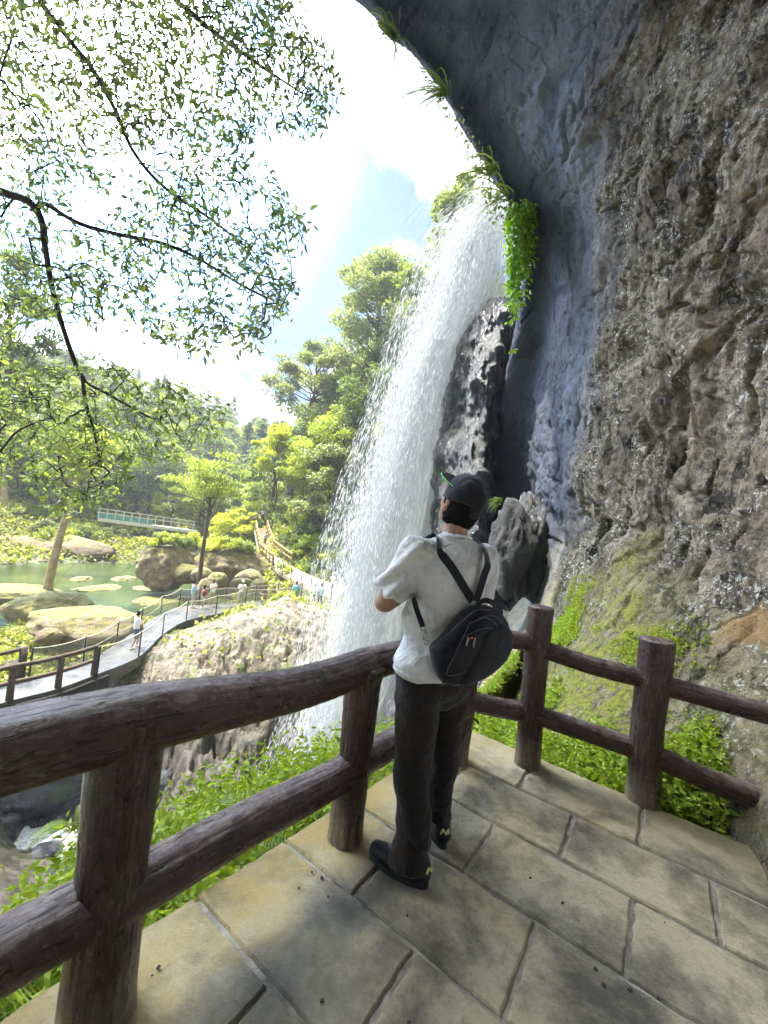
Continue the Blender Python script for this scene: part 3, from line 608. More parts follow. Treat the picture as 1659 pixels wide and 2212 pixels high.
def log(name, pts, r0, parent, seed=0, n=88, seg=90, cap=True, flare=.12, flares=(1, 1), wob=.03):
    pts = crom(np.array(pts, float), seg)
    L = np.concatenate([[0], np.cumsum(np.linalg.norm(np.diff(pts, axis=0), axis=1))]); tt = L/L[-1]
    pts = pts+np.c_[vn(np.c_[L*2.3, L*0+seed, L*0]), vn(np.c_[L*2.3, L*0+seed+9, L*0]), vn(np.c_[L*2.3, L*0+seed+5, L*0])]*wob*.25
    tg = np.gradient(pts, axis=0); tg /= np.linalg.norm(tg, axis=1)[:, None]
    ref = np.array([0, 0, 1.]) if abs(tg[0][2]) < .8 else np.array([0, 1., 0])
    u = np.cross(tg, ref); u /= np.linalg.norm(u, axis=1)[:, None]; w = np.cross(tg, u)
    an = np.linspace(0, 2*math.pi, n+1); A_, T_ = np.meshgrid(an, L); TT = T_/L[-1]
    q = np.c_[np.cos(A_.ravel())*1.6+seed*3.3, np.sin(A_.ravel())*1.6, T_.ravel()*.9]
    r0 = np.interp(tt, np.linspace(0, 1, len(np.atleast_1d(r0))), np.atleast_1d(r0)) if not np.isscalar(r0) else np.full(seg, r0)
    rr = np.repeat(r0, n+1)*(1+wob*1.6*fbm(q, 1.4, 3)) - .0022*np.clip(ridge(q*[2.2, 2.2, .45], 1., 2)-.55, 0, 1)*2 + .0012*vn(np.c_[A_.ravel()*9, T_.ravel()*40, T_.ravel()*0])
    e = flares[0]*np.exp(-(T_.ravel()/.05)**2)+flares[1]*np.exp(-((L[-1]-T_.ravel())/.05)**2); rr *= 1+flare*e
    R2 = rr.reshape(seg, n+1)
    V = pts[:, None]+R2[..., None]*(np.cos(A_)[..., None]*u[:, None]+np.sin(A_)[..., None]*w[:, None])
    UV = np.c_[A_.ravel()/(2*math.pi)*1.0, T_.ravel()]
    Fg = grid_faces(seg, n+1); V = V.reshape(-1, 3); Fs = [Fg]
    if cap:   # domed ends
        for end, i0, sg in ((0, 0, -1), (1, (seg-1)*(n+1), 1)):
            c = pts[0] if end == 0 else pts[-1]; ring = V[i0:i0+n+1]; pr = i0
            for k, (s_, o_) in enumerate(((.93, .006), (.8, .010), (.5, .013), (.02, .014))):
                nz = .003*vn(ring*30+k)[:, None]
                nv = c+(ring-c)*s_+tg[0 if end == 0 else -1]*sg*(o_+nz*.8); st = len(V); V = np.concatenate([V, nv])
                UV = np.concatenate([UV, np.c_[np.linspace(0, 1, n+1), np.full(n+1, -o_*3)]])
                j = np.arange(n); f = np.stack([pr+j, pr+j+1, st+j+1, st+j], 1); Fs.append(f if sg > 0 else f[:, ::-1]); pr = st
    o = npmesh(name, V-np.array(parent.location), Fs, LOG, parent=parent, uv=UV)
    return o
p0 = np.array([-.67, 1.18]); p1 = np.array([-.02, 1.93]); p2 = np.array([.64, 2.65]); p3 = np.array([1.11, 2.69]); p4 = np.array([1.72, 2.45]); p5 = np.array([2.38, 2.14])
pm = p0+(p0-p1)*1.05
def z3(p, z): return (p[0], p[1], z)
ra = empty('log_railing', z3(p1, 0), label='brown log shaped railing running along the waterfall side of the terrace, left of the man', cat='railing', group='log shaped railings round the terrace')
rb = empty('log_railing', z3(p3, 0), label='brown log shaped railing with protruding post tops in front of the mossy rock slope', cat='railing', group='log shaped railings round the terrace')
for k, (p, zt, r) in enumerate(((pm, .86, .105), (p0, .86, (.098, .088, .10)), (p1, .80, (.082, .076, .088)))):
    log('post', [z3(p, -.02), z3(p, .4), z3(p+np.array([.0, .0]), zt)], r, ra, seed=k+1, flares=(.35, .9))
log('post', [z3(p2, -.02), z3(p2, .4), z3(p2, .84)], .078, ra, seed=5, flares=(.3, .6))
log('top_rail', [z3(pm, .85), z3(p0+(pm-p0)*.5+np.array([-.015, .01]), .842), z3(p0, .84), z3(p0+(p1-p0)*.5, .80), z3(p1+(p1-p0)*.03, .795)], (.102, .10, .098, .085, .083), ra, seed=11, seg=260, flare=.02, wob=.05)
log('top_rail', [z3(p1, .79), z3((p1+p2)/2, .80), z3(p2, .80)], .078, ra, seed=12, flare=.03)
log('lower_rail', [z3(pm, .36), z3((p0+pm)/2, .345), z3(p0, .34)], .082, ra, seed=13, flare=.2)
log('lower_rail', [z3(p0, .33), z3((p0+p1)/2, .32), z3(p1, .325)], (.08, .078, .074), ra, seed=14, seg=160, flare=.2)
log('lower_rail', [z3(p1, .32), z3((p1+p2)/2, .34), z3(p2, .35)], .072, ra, seed=15, flare=.2)
log('post', [z3(p3, -.02), z3(p3, .5), z3(p3, 1.03)], (.082, .076, .083), rb, seed=21, flares=(.25, 0))
log('post', [z3(p4, -.02), z3(p4, .5), z3(p4, .955)], (.092, .086, .093), rb, seed=22, flares=(.25, 0))
log('post', [z3(p5, -.1), z3(p5, .5), z3(p5, .9)], .09, rb, seed=23)
log('top_rail', [z3(p2, .79), z3((p2+p3)/2, .80), z3(p3, .795)], .058, rb, seed=24, flare=.25)
log('top_rail', [z3(p3, .765), z3((p3+p4)/2, .73), z3(p4, .715)], .056, rb, seed=25, flare=.25)
log('top_rail', [z3(p4, .705), z3((p4+p5)/2, .68), z3(p5+(p5-p4)*.3, .65)], .058, rb, seed=26, flare=.25)
log('lower_rail', [z3(p2, .40), z3((p2+p3)/2, .355), z3(p3, .33)], .062, rb, seed=27, flare=.25)
log('lower_rail', [z3(p3, .34), z3((p3+p4)/2, .30), z3(p4, .275)], .060, rb, seed=28, flare=.25)
log('lower_rail', [z3(p4, .27), z3((p4+p5)/2, .22), z3(p5+(p5-p4)*.55, .15)], .062, rb, seed=29, flare=.25)

# ================================================================== ORGANIC BODIES (union of tapered capsules -> one surface)
def cap_pts(p, q, r1, r2, sx=1., sy=1., xa=(1, 0, 0), flat0=False, flat1=False, n=22):
    p = np.array(p, float); q = np.array(q, float); t_ = q-p; L = np.linalg.norm(t_); t_ = t_/L if L > 1e-6 else np.array([0, 0, 1.])
    u = np.array(xa, float); u = u-t_*(u@t_)
    if np.linalg.norm(u) < .2: u = np.cross(t_, [0, 1, 0]) if abs(t_[1]) < .9 else np.array([0, 0, 1.])
    u /= np.linalg.norm(u); w = np.cross(t_, u); a = np.linspace(0, 2*math.pi, n, endpoint=False); V = []; 
    ph = np.linspace(-math.pi/2, 0, 6)[1:]
    rings = ([(0, .001*r1), (0, r1*.9), (.0, r1)] if flat0 else [(math.sin(x)*r1, math.cos(x)*r1) for x in ph])
    rings += [(L*.5, (r1+r2)/2)] + ([(L, r2), (L, r2*.9), (L, .001)] if flat1 else [(L+math.sin(-x)*r2, math.cos(x)*r2) for x in ph[::-1]])
    for o_, r in rings: V.append(p+t_*o_+np.outer(np.cos(a)*r*sx, u)+np.outer(np.sin(a)*r*sy, w))
    k = len(rings); V = np.concatenate(V); Fs = [(i*n+j, i*n+(j+1) % n, (i+1)*n+(j+1) % n, (i+1)*n+j) for i in range(k-1) for j in range(n)]
    Fs += [tuple(range(n))[::-1], tuple((k-1)*n+j for j in range(n))]
    return V, Fs
def blob(name, caps, vox, mat, parent=None, smooth=2, disp=None, origin=(0, 0, 0)):
    mb = MB()
    for c in caps:
        kw = c[4] if len(c) > 4 else {}
        mb.add(*cap_pts(*c[:4], **kw))
    o = mb.build(name, mat); md = o.modifiers.new('r', 'REMESH'); md.mode = 'VOXEL'; md.voxel_size = vox
    sm = o.modifiers.new('s', 'SMOOTH'); sm.factor = .5; sm.iterations = smooth*3
    dg = bpy.context.evaluated_depsgraph_get(); me = D.meshes.new_from_object(o.evaluated_get(dg)); old = o.data
    o.modifiers.clear(); o.data = me; D.meshes.remove(old); me.name = name
    if not me.materials: me.materials.append(mat)
    n = len(me.vertices); co = np.empty(n*3, np.float32); me.vertices.foreach_get('co', co); co = co.reshape(-1, 3).astype(float)
    if disp is not None:
        nr = np.empty(n*3, np.float32); me.vertices.foreach_get('normal', nr); nr = nr.reshape(-1, 3)
        co = co+nr*disp(co)[:, None]
        me.vertices.foreach_set('co', co.astype(np.float32).ravel())
    me.polygons.foreach_set('use_smooth', np.ones(len(me.polygons), bool)); me.update()
    if parent: o.parent = parent
    return o
def cloth(name, c1, c2=None, bump=.004, rough=.9, sc=40):
    t = NT(name); v = t.co(); c2 = c2 or tuple(x*.82 for x in c1)
    nm = t.bump(t.noise(420, 2, vec=v), .0006); nm = t.bump(t.noise(13, 4, .6, 1.2, vec=v), bump, nrm=nm)
    q = t.pr(t.ramp(t.noise(sc, 4, vec=v), [(.3, c2), (.7, c1)]), rough, nm, .15)
    try: q.inputs['Sheen Weight'].default_value = .15
    except Exception: pass
    return t.m
SKIN = simple('skin', (.36, .20, .13), (.29, .155, .10), 20, .5, .001, 200, .4)
HAIR = simple('black_hair', (.009, .008, .007), (.004, .004, .004), 90, .85, .004, 160, .1)
SHIRT = cloth('white_cotton', (.60, .595, .57), (.53, .525, .50), .02)
TROU = cloth('brown_trousers', (.021, .015, .012), (.013, .010, .008), .014)
BLK = cloth('black_nylon', (.0065, .0065, .009), (.004, .004, .006), .002, .6, 90)
CAPM = cloth('black_cap', (.014, .014, .017), (.009, .009, .011), .003, .8, 90)
SHOE = simple('black_shoe', (.010, .011, .013), (.006, .007, .009), 50, .55, .002, 120, .4)
SOLE = simple('shoe_sole', (.03, .03, .03), (.02, .02, .02), 60, .7, .001, 90)
YEL = simple('pale_yellow_mark', (.75, .68, .30), (.6, .55, .25), 30, .6)
GRNM = simple('green_mark', (.25, .8, .2), (.2, .7, .2), 30, .6)
REDM = simple('red_mark', (.8, .05, .04), None, 30, .5)
METAL = NT('zip_metal'); METAL.pr((.22, .20, .18), .35, spec=.6, Metallic=.6); METAL = METAL.m

MZ = math.radians(25); ML = np.array([.33, 1.88, 0.])
man = empty('person', tuple(ML), MZ, label='man in white t-shirt, brown trousers and black cap standing with folded arms at the railing', cat='person')
def l2w(p): p = np.array(p, float); c, s = math.cos(MZ), math.sin(MZ); return ML+np.array([p[0]*c-p[1]*s, p[0]*s+p[1]*c, p[2]])
def w2l(p): p = np.array(p, float)-ML; c, s = math.cos(MZ), math.sin(MZ); return np.array([p[0]*c+p[1]*s, -p[0]*s+p[1]*c, p[2]])
def hand(wr, dirn, palmn, side):
    """capsules of palm, four fingers and a thumb; dirn along fingers, palmn out of the back of the hand"""
    wr = np.array(wr, float); d_ = np.array(dirn, float); d_ /= np.linalg.norm(d_); pn = np.array(palmn, float); pn = pn-d_*(pn@d_); pn /= np.linalg.norm(pn)
    sd_ = np.cross(d_, pn)*side; out = []
    for k, (o_, ln) in enumerate(((.030, .068), (.010, .078), (-.010, .073), (-.029, .058))):
        k0 = wr+sd_*o_*.6; k1 = wr+d_*.085+sd_*o_; out.append((k0, k1, .015, .012))
        a1 = k1+d_*ln*.45-pn*.006; a2 = a1+d_*ln*.3-pn*.018; a3 = a2+d_*ln*.2-pn*.022
        out += [(k1, a1, .0095, .0088), (a1, a2, .0088, .008), (a2, a3, .008, .0065)]
    t0 = wr+d_*.02+sd_*.03; t1 = t0+d_*.035+sd_*.022; t2 = t1+d_*.03+sd_*.005-pn*.005
    out += [(wr, t0, .016, .015), (t0, t1, .014, .011), (t1, t2, .011, .008)]
    return out
hl, hr = (-.104, 0, .88), (.088, .02, .88); kl, kr = (-.115, -.03, .47), (.115, .05, .47); al_, ar_ = (-.113, -.095, .09), (.132, .07, .09)
shl, shr = (-.185, .0, 1.375), (.195, 0, 1.365); ell, elr = (-.285, .06, 1.13), (.275, .11, 1.12); wrl, wrr = (-.03, .27, 1.15), (-.06, .235, 1.215)
HP = math.radians(-30); HY = math.radians(6); HC = np.array([.028, .012, 1.602])     # head pitch (looking up) and turn
Rh = np.array(Matrix.Rotation(HY, 3, 'Z') @ Matrix.Rotation(-HP, 3, 'X'))
def hd(x, y, z): return HC+Rh @ np.array([x, y, z])
body = [((0, 0, .95), (0, -.005, 1.3), .13, .14, dict(sx=1.15, sy=.75)), ((-.13, 0, 1.36), (.13, 0, 1.36), .06, .06), ((0, -.005, 1.38), tuple(hd(0, -.01, -.02)), .062, .058),
        (hl, kl, .085, .058), (kl, al_, .056, .04), (hr, kr, .085, .058), (kr, ar_, .056, .04), (al_, (al_[0]-.05, al_[1]+.09, .05), .04, .03), (ar_, (ar_[0]+.02, ar_[1]+.1, .05), .04, .03),
        (shl, ell, .052, .043), (ell, wrl, .043, .028, dict(sx=1.1)), (shr, elr, .052, .043), (elr, wrr, .043, .028),
        (hd(0, -.012, -.01), hd(0, -.012, .035), .085, .088, dict(sx=.9, sy=1.08)), (hd(0, .03, -.06), hd(0, .03, .0), .055, .07), (hd(0, .085, .02), hd(0, .108, -.018), .011, .015),
        (hd(0, .07, -.055), hd(0, .078, -.058), .025, .02), (hd(-.03, .085, -.035), hd(.03, .085, -.035), .010, .010), (hd(0, .07, -.09), hd(0, .06, -.085), .026, .03),
        (hd(-.079, -.005, -.005), hd(-.088, -.012, .022), .012, .015, dict(sx=.6)), (hd(.079, -.005, -.005), hd(.088, -.012, .022), .012, .015, dict(sx=.6)), (hd(-.077, .0, -.025), hd(-.082, -.005, -.01), .010, .012)]
body += hand(wrl, (.9, -.1, .25), (.1, .9, .2), -1)+hand(wrr, (-.9, -.15, .05), (0, .9, .2), 1)
bo = blob('body', body, .0065, SKIN, man, 1)
for sx_ in (-1, 1):
    mb = MB(); mb.add(*cap_pts(hd(sx_*.031, .083, .022), hd(sx_*.031, .0835, .022), .012, .012)); mb.build('eye', simple('eye_white', (.8, .78, .75), None, 5, .3), man)
def hairdisp(c): return .0022*vn(c*170)+.002*vn(c*60)
blob('hair', [(hd(0, -.028, -.028), hd(0, -.022, .03), .087, .094, dict(sx=.93, sy=1.0)), (hd(-.055, -.03, -.05), hd(.055, -.03, -.05), .033, .033), (hd(0, -.045, -.068), hd(0, -.035, -.03), .045, .07), (hd(-.072, .012, .0), hd(-.072, .01, .04), .013, .02), (hd(.072, .012, .0), hd(.072, .01, .04), .013, .02)], .006, HAIR, man, 1, hairdisp)
# t-shirt
def shirt_disp(c):
    x, y, z = c.T; w = .0
    low = np.clip((1.12-z)/.3, 0, 1); left = np.clip((-x+.02)/.2, 0, 1)
    f1 = fbm(np.c_[x*3, y*3, (z+x*.9)*7], 1, 3); f2 = fbm(np.c_[x*2+5, y*3, (z-x*.7)*9], 1.2, 3)
    w = .020*f1*(.5+low)+.018*f2*(.45+left)+.012*ridge(np.c_[x*3+z*2, y*3, z*7-x*5], 1., 2)*(.3+low)
    slv = np.clip((-x-.17)/.06, 0, 1)*np.clip((z-1.1)/.05, 0, 1); w = w+slv*.010*np.sin((z*1.0-x*.8+y*.4)*75+3*f1)
    nk = np.clip((z-1.36)/.06, 0, 1); w = w*(1-.5*nk)
    seam = np.exp(-((np.abs(x+.178-.09*(z-1.30))-.0)/.004)**2)*((z > 1.18)&(z < 1.44)&(y < .02)); w = w-.003*seam
    hem = np.exp(-((z-.860)/.0035)**2); return w-.003*hem
q_ = dict(sx=1.0, sy=.70)
shirt = blob('t_shirt', [((-.012, -.004, .835), (-.006, -.004, 1.0), .206, .190, dict(sx=1.0, sy=.72, flat0=True)), ((-.006, -.004, 1.0), (0.0, -.006, 1.27), .190, .192, dict(sx=1., sy=.74)),
        ((-.145, -.01, 1.37), (.15, -.01, 1.365), .068, .068, dict(sx=1, sy=1.05)), ((-.09, -.01, 1.385), (-.02, -.008, 1.43), .06, .055), ((.10, -.01, 1.385), (.03, -.008, 1.43), .06, .055), ((0, -.008, 1.36), (0, -.006, 1.452), .085, .068, dict(sx=1.05, sy=.95, flat1=True)),
        (shl, tuple(np.array(shl)+(np.array(ell)-np.array(shl))*.80), .072, .083, dict(flat1=True)), (shr, tuple(np.array(shr)+(np.array(elr)-np.array(shr))*.80), .072, .080, dict(flat1=True)),
        ((-.11, -.01, 1.25), (-.155, 0, 1.33), .085, .08), ((.11, -.01, 1.25), (.16, 0, 1.33), .085, .08)], .0065, SHIRT, man, 2, shirt_disp)
mb = MB(); a = np.linspace(0, 2*math.pi, 40); nb = np.c_[.004+.071*np.cos(a), -.006+.066*np.sin(a), 1.452+.012*np.sin(a)*-1]; mb.tube(nb, .0065, 8, cap=False); mb.build('collar', SHIRT, shirt)
# trousers
def trou_disp(c):
    x, y, z = c.T; f = fbm(np.c_[x*4, y*4, z*5], 1, 3); low = np.clip((.75-z)/.5, 0, 1)
    w = .020*f*(.5+low)+.006*ridge(np.c_[x*6, y*6, z*3.2+x*4], 1., 2)+.006*np.sin((z-x*.8)*38+4*f)*np.clip((z-.55)/.2, 0, 1)*np.clip((.82-z)/.1, 0, 1)
    w = w+.006*np.sin(z*55+5*f+x*20)*np.clip((.3-z)/.2, 0, 1)
    return w-.004*np.exp(-(x/.006)**2)*(z > .78)
tr = blob('trousers', [((0, 0, .84), (0, 0, .90), .172, .150, dict(sx=1, sy=.78)), (hl, kl, .108, .083, dict(sy=1.08)), (kl, tuple(np.array(al_)+[0, 0, -.035]), .082, .071, dict(flat1=True, sy=1.1)), (hr, kr, .105, .080, dict(sy=1.08)), (kr, tuple(np.array(ar_)+[0, 0, 0]), .079, .066, dict(flat1=True, sy=1.1)), ((-.04, -.03, .86), (-.07, -.04, .82), .1, .09), ((.04, -.03, .86), (.07, -.03, .82), .1, .09)], .0068, TROU, man, 2, trou_disp)
# shoes
def shoe(ax, ang, label=None):
    c, s = math.cos(ang), math.sin(ang)
    def tr_(x, y, z): return (ax[0]+x*c-y*s, ax[1]+x*s+y*c, z)
    o = blob('shoe', [(tr_(0, -.05, .055), tr_(0, .06, .05), .045, .043, dict(sx=.95, sy=1.)), (tr_(0, .05, .045), tr_(.002, .165, .035), .044, .033, dict(sx=1.15)), (tr_(0, -.055, .06), tr_(0, -.045, .10), .036, .038), (tr_(0, .03, .06), tr_(0, .0, .105), .038, .036)], .005, SHOE, man, 1, lambda c_: .0015*vn(c_*60))
    n = 36; a = np.linspace(0, 2*math.pi, n, endpoint=False); ol = [(.05*math.sin(x)*(1-.16*max(0, -math.cos(x)))*(1.0), .055+.145*math.cos(x)) for x in a]
    V = [tr_(x*1.02, y, z) for z in (.002, .012, .028) for x, y in ol]; V = [(x, y, z) for x, y, z in V]
    Fs = [(k*n+j, k*n+(j+1) % n, (k+1)*n+(j+1) % n, (k+1)*n+j) for k in (0, 1) for j in range(n)]+[tuple(range(n))[::-1], tuple(2*n+j for j in range(n))]
    mb = MB(); mb.add(V, [f[::-1] for f in Fs]); mb.build('sole', SOLE, o, smooth=False)
    mb = MB()
    for k in range(5):
        y0 = .045+.018*k; mb.tube([tr_(-.028, y0, .094-.005*k-.002*k), tr_(0, y0+.006, .106-.0062*k-.002*k), tr_(.028, y0, .094-.005*k-.002*k)], .0032, 6)
    mb.build('laces', simple('dark_lace', (.12, .15, .14), None, 50), o)
    mb = MB()
    for a_, b_ in (((-.022, 0), (-.015, .022)), ((-.015, .022), (0, .004)), ((0, .004), (.010, .024)), ((.010, .024), (.018, .0))):
        mb.bar(tr_(a_[0], -.097+abs(a_[0])*.5, .075+a_[1]), tr_(b_[0], -.097+abs(b_[0])*.5, .075+b_[1]), .006, .008)
    mb.build('emblem', YEL, o, smooth=False)
    return o
shoe((al_[0], al_[1]-.005), math.radians(34)); shoe((ar_[0], ar_[1]-.01), math.radians(-12))
# cap
def cap_disp(c):
    r = c-HC; return .004*fbm(c, 22, 3)+.006*fbm(c+3, 9, 2)
cp_ = blob('cap', [(hd(0, -.02, .038), hd(0, -.012, .066), .107, .102, dict(sx=.93, sy=1.0, flat0=True)), (hd(-.04, -.05, .112), hd(.045, -.03, .114), .040, .040), (hd(-.03, .02, .108), hd(.035, .01, .112), .038, .034), (hd(.0, -.095, .03), hd(0, -.085, .09), .035, .045)], .0055, CAPM, man, 2, cap_disp)
th_ = np.linspace(-1.2, 1.2, 30); bv = []
for k in range(2):
    for rr_ in np.linspace(0, 1, 8):
        for x in th_:
            ox = .082*math.sin(x)*(1+.16*rr_); oy = .065*math.cos(x)+rr_*.095*max(0., math.cos(x*1.28))**.75
            bv.append(hd(ox*.88-oy*.47+.012, oy*.88+ox*.47, .080+.022*rr_-1.2*ox*ox+(-.004 if k else 0)))
bf = np.concatenate([grid_faces(8, 30), grid_faces(8, 30)[:, ::-1]+240])
rim = [(7*30+j, 7*30+j+1, 240+7*30+j+1, 240+7*30+j) for j in range(29)]
br = npmesh('cap_brim', np.array(bv), [bf, np.array(rim)], CAPM, parent=cp_)
mb = MB(); mb.tube(np.array([bv[7*30+j] for j in range(0, 12)])+np.array([0, 0, .0]), .0022, 6); mb.build('brim_edging', GRNM, br)
mb = MB(); c0 = hd(-.094, -.022, .058)
for k in range(4):
    a_ = k*math.pi/4; d_ = Rh @ np.array([0, math.cos(a_), math.sin(a_)]); mb.bar(c0-d_*.008, c0+d_*.008, .0025, .002)
mb.build('emblem', GRNM, cp_, smooth=False)

# ---- backpack worn on one side, its own thing
def backpt(x, y, off=0.):
    """point of the plane of the man's back seen at (x, y)"""
    n_ = l2w((0, -1, 0))-l2w((0, 0, 0)); o_ = l2w((0, -.142-off, 1.1)); r = P(x, y, 1)-CAM; k = ((o_-CAM)@n_)/(r@n_); return CAM+r*k
bpo = backpt(1005, 1390)
bp = empty('backpack', tuple(bpo), MZ, label='black sling backpack hanging askew on the back of the man in the white t-shirt', cat='backpack')
def b2l(p): p = np.array(p)-bpo; c, s = math.cos(MZ), math.sin(MZ); return np.array([p[0]*c+p[1]*s, -p[0]*s+p[1]*c, p[2]])
def pillow(name, px, layers, mat, parent, disp=None, n=120, off0=0.):
    ol = np.array([b2l(backpt(x, y)) for x, y in px]); ol = crom(np.concatenate([ol[-2:], ol, ol[:3]]), (len(ol)+4)*24)
    k = 48; ol = ol[k:-48]; c = ol.mean(0); N_ = len(ol); V = []
    for s_, o_ in layers: V.append(c+(ol-c)*[s_, 1, s_]+np.array([0, -off0-o_, 0]))
    V = np.concatenate(V)
    if disp: V[:, 1] -= disp(V)
    f = grid_faces(len(layers), N_, wrap=True); return npmesh(name, V, f, mat, parent=parent)
bagpx = [(1000+(x-1005)*.90, 1388+(y-1390)*.93) for x, y in [(1020, 1300), (1055, 1301), (1082, 1320), (1093, 1345), (1094, 1380), (1080, 1412), (1055, 1443), (1015, 1466), (975, 1477), (945, 1474), (926, 1450), (919, 1415), (919, 1393), (945, 1368), (985, 1325)]]
wr_ = lambda V: .004*fbm(V, 16, 3)+.003*fbm(V, 40, 2)
LY = [(.9, .0), (.97, .012), (1, .03), (.995, .055), (.96, .075), (.88, .092), (.7, .104), (.45, .11), (.2, .112), (.01, .112)]
main_b = pillow('main_compartment', bagpx, LY, BLK, bp, wr_)
pk = [(1022, 1345), (1060, 1332), (1086, 1350), (1086, 1385), (1066, 1420), (1030, 1448), (985, 1466), (965, 1462), (985, 1420), (1005, 1380)]
pk = [(1000+(x-1005)*.9, 1388+(y-1390)*.93) for x, y in pk]
pillow('front_pocket', pk, [(s_, o_*.42) for s_, o_ in LY], cloth('charcoal_nylon', (.013, .013, .015), (.009, .009, .011), .002, .7, 90), bp, wr_, off0=.075)
mb = MB()
def ribbon(pts, w, th=.004, nrm=(0, -1, 0)):
    pts = crom(np.array(pts), 30); tg = np.gradient(pts, axis=0); tg /= np.linalg.norm(tg, axis=1)[:, None]; nn_ = np.array(nrm, float) if np.ndim(nrm) == 1 else nrm
    nn_ = np.broadcast_to(nn_, pts.shape); sd_ = np.cross(tg, nn_); sd_ /= np.linalg.norm(sd_, axis=1)[:, None]; n2 = np.cross(sd_, tg); V = np.stack([pts-sd_*w/2, pts+sd_*w/2, pts+sd_*w/2+n2*th, pts-sd_*w/2+n2*th], 1).reshape(-1, 3)
    f = [(i*4+j, i*4+(j+1) % 4, i*4+4+(j+1) % 4, i*4+4+j) for i in range(29) for j in range(4)]+[(3, 2, 1, 0), (116, 117, 118, 119)]; mb.add(V, f)
def bl_(x, y, o): return b2l(backpt(x, y, o))
PIPE = simple('zip_tape', (.035, .035, .04), (.02, .02, .025), 90, .35, spec=.6)
# over the left shoulder
top_l = b2l(l2w((-.095, .005, 1.448)))
ribbon([b2l(l2w((-.10, .12, 1.36))), b2l(l2w((-.105, .060, 1.425))), top_l+[0, -.02, .0], bl_(951, 1192, -.012), bl_(975, 1225, .008), bl_(1000, 1265, .020), bl_(1020, 1298, .03)], .038)
mb.build('shoulder_strap', BLK, bp, smooth=False); mb = MB()
ribbon([b2l(l2w((.13, .12, 1.36))), b2l(l2w((.145, .06, 1.43))), b2l(l2w((.15, -.03, 1.432))), bl_(1053, 1215, .0), bl_(1046, 1240, .012), bl_(1037, 1270, .020), bl_(1027, 1300, .03)], .036)
mb.build('shoulder_strap', BLK, bp, smooth=False); mb = MB()
ribbon([b2l(l2w((-.17, .02, 1.16))), bl_(893, 1292, -.005), bl_(899, 1315, .025), bl_(908, 1340, .040), bl_(913, 1354, .046)], .022)
mb.build('lower_strap', BLK, bp, smooth=False); mb = MB()
c1, c2, c3 = bl_(914, 1358, .052), bl_(918, 1372, .056), bl_(922, 1388, .058)
for cc, r_ in ((c1, .010), (c3, .010)):
    a = np.linspace(0, 2*math.pi, 16); mb.tube(np.array([cc+[r_*math.cos(x), 0, r_*math.sin(x)*.8] for x in a]), .0022, 6, cap=False)
a = np.linspace(0, 2*math.pi, 20); mb.tube(np.array([(c2)+[.006*math.cos(x)+.003*math.sin(x), 0, .019*math.sin(x)] for x in a]), .0022, 6, cap=False)
mb.build('clasp', METAL, bp); mb = MB()
ribbon([bl_(1030, 1306, .06), bl_(1045, 1297, .085), bl_(1062, 1301, .095), bl_(1078, 1318, .08), bl_(1082, 1328, .07)], .022)
mb.build('handle', BLK, bp, smooth=False)
for x0, x1, y0, y1 in ((1012, 1008, 1377, 1390), (1026, 1023, 1377, 1392)):
    mb = MB(); mb.bar(bl_(x0, y0, .121), bl_(x1, y1, .121), .007, .004); mb.bar(bl_(x1, y1, .122), bl_(x1-1, y1+6, .122), .005, .003); mb.build('zip_pull', METAL, bp, smooth=False)
mb = MB(); mb.box(bl_(1019, 1378, .121), (.004, .002, .004)); mb.build('emblem', REDM, bp, smooth=False)
for pts in ([(x, y) for x, y in zip(*np.array(pk+pk[:1]).T)], [(930, 1400), (965, 1372), (1000, 1340), (1030, 1318), (1060, 1318)], [(1000, 1378), (1030, 1362), (1060, 1357), (1088, 1372)], [(1035, 1335), (1065, 1330), (1088, 1345)]):
    mb = MB(); mb.tube(crom(np.array([bl_(x, y, .108) for x, y in pts]), 24), .0022, 6); mb.build('zip', PIPE, bp)
for x, y in ((962, 1474), (1000, 1469)):
    mb = MB(); mb.tube([bl_(x-6, y-3, .06), bl_(x-4, y+6, .055), bl_(x+5, y+5, .055), bl_(x+6, y-2, .06)], .004, 6); mb.build('bottom_strap', BLK, bp)
# ================================================================== WALKWAY, BRIDGES, FENCES
def zline(pts): return np.array([G(x, y, z) for x, y, z in pts])
near_e = zline([(-160, 1570, -5.8), (14, 1516, -5.8), (123, 1488, -5.8), (202, 1459, -5.8), (299, 1419, -5.8), (351, 1371, -5.7), (402, 1341, -5.55), (466, 1327, -5.4), (529, 1314, -5.3), (649, 1300, -5.3), (689, 1313, -5.3), (730, 1315, -5.3)])
far_e = zline([(-160, 1525, -5.8), (0, 1483, -5.8), (62, 1463, -5.8), (180, 1432, -5.8), (251, 1391, -5.8), (347, 1327, -5.7), (402, 1309, -5.55), (486, 1304, -5.4), (551, 1297, -5.3), (599, 1291, -5.3), (665, 1283, -5.2), (727, 1290, -5.2)])
t = NT('wet_concrete'); v = t.co()
col = t.ramp(t.noise(1.2, 7, .65, vec=v), [(.34, (.035, .034, .03)), (.6, (.085, .082, .074))])
col = t.mix(t.ramp(t.noise(.45, 4, .6, vec=v), [(.58, 0), (.68, .5)]), col, (.17, .10, .07))
t.pr(col, t.ramp(t.noise(.9, 5, vec=v), [(.4, .25), (.6, .6)]), t.bump(t.noise(22, 5, vec=v), .02), .5)
CONC = t.m
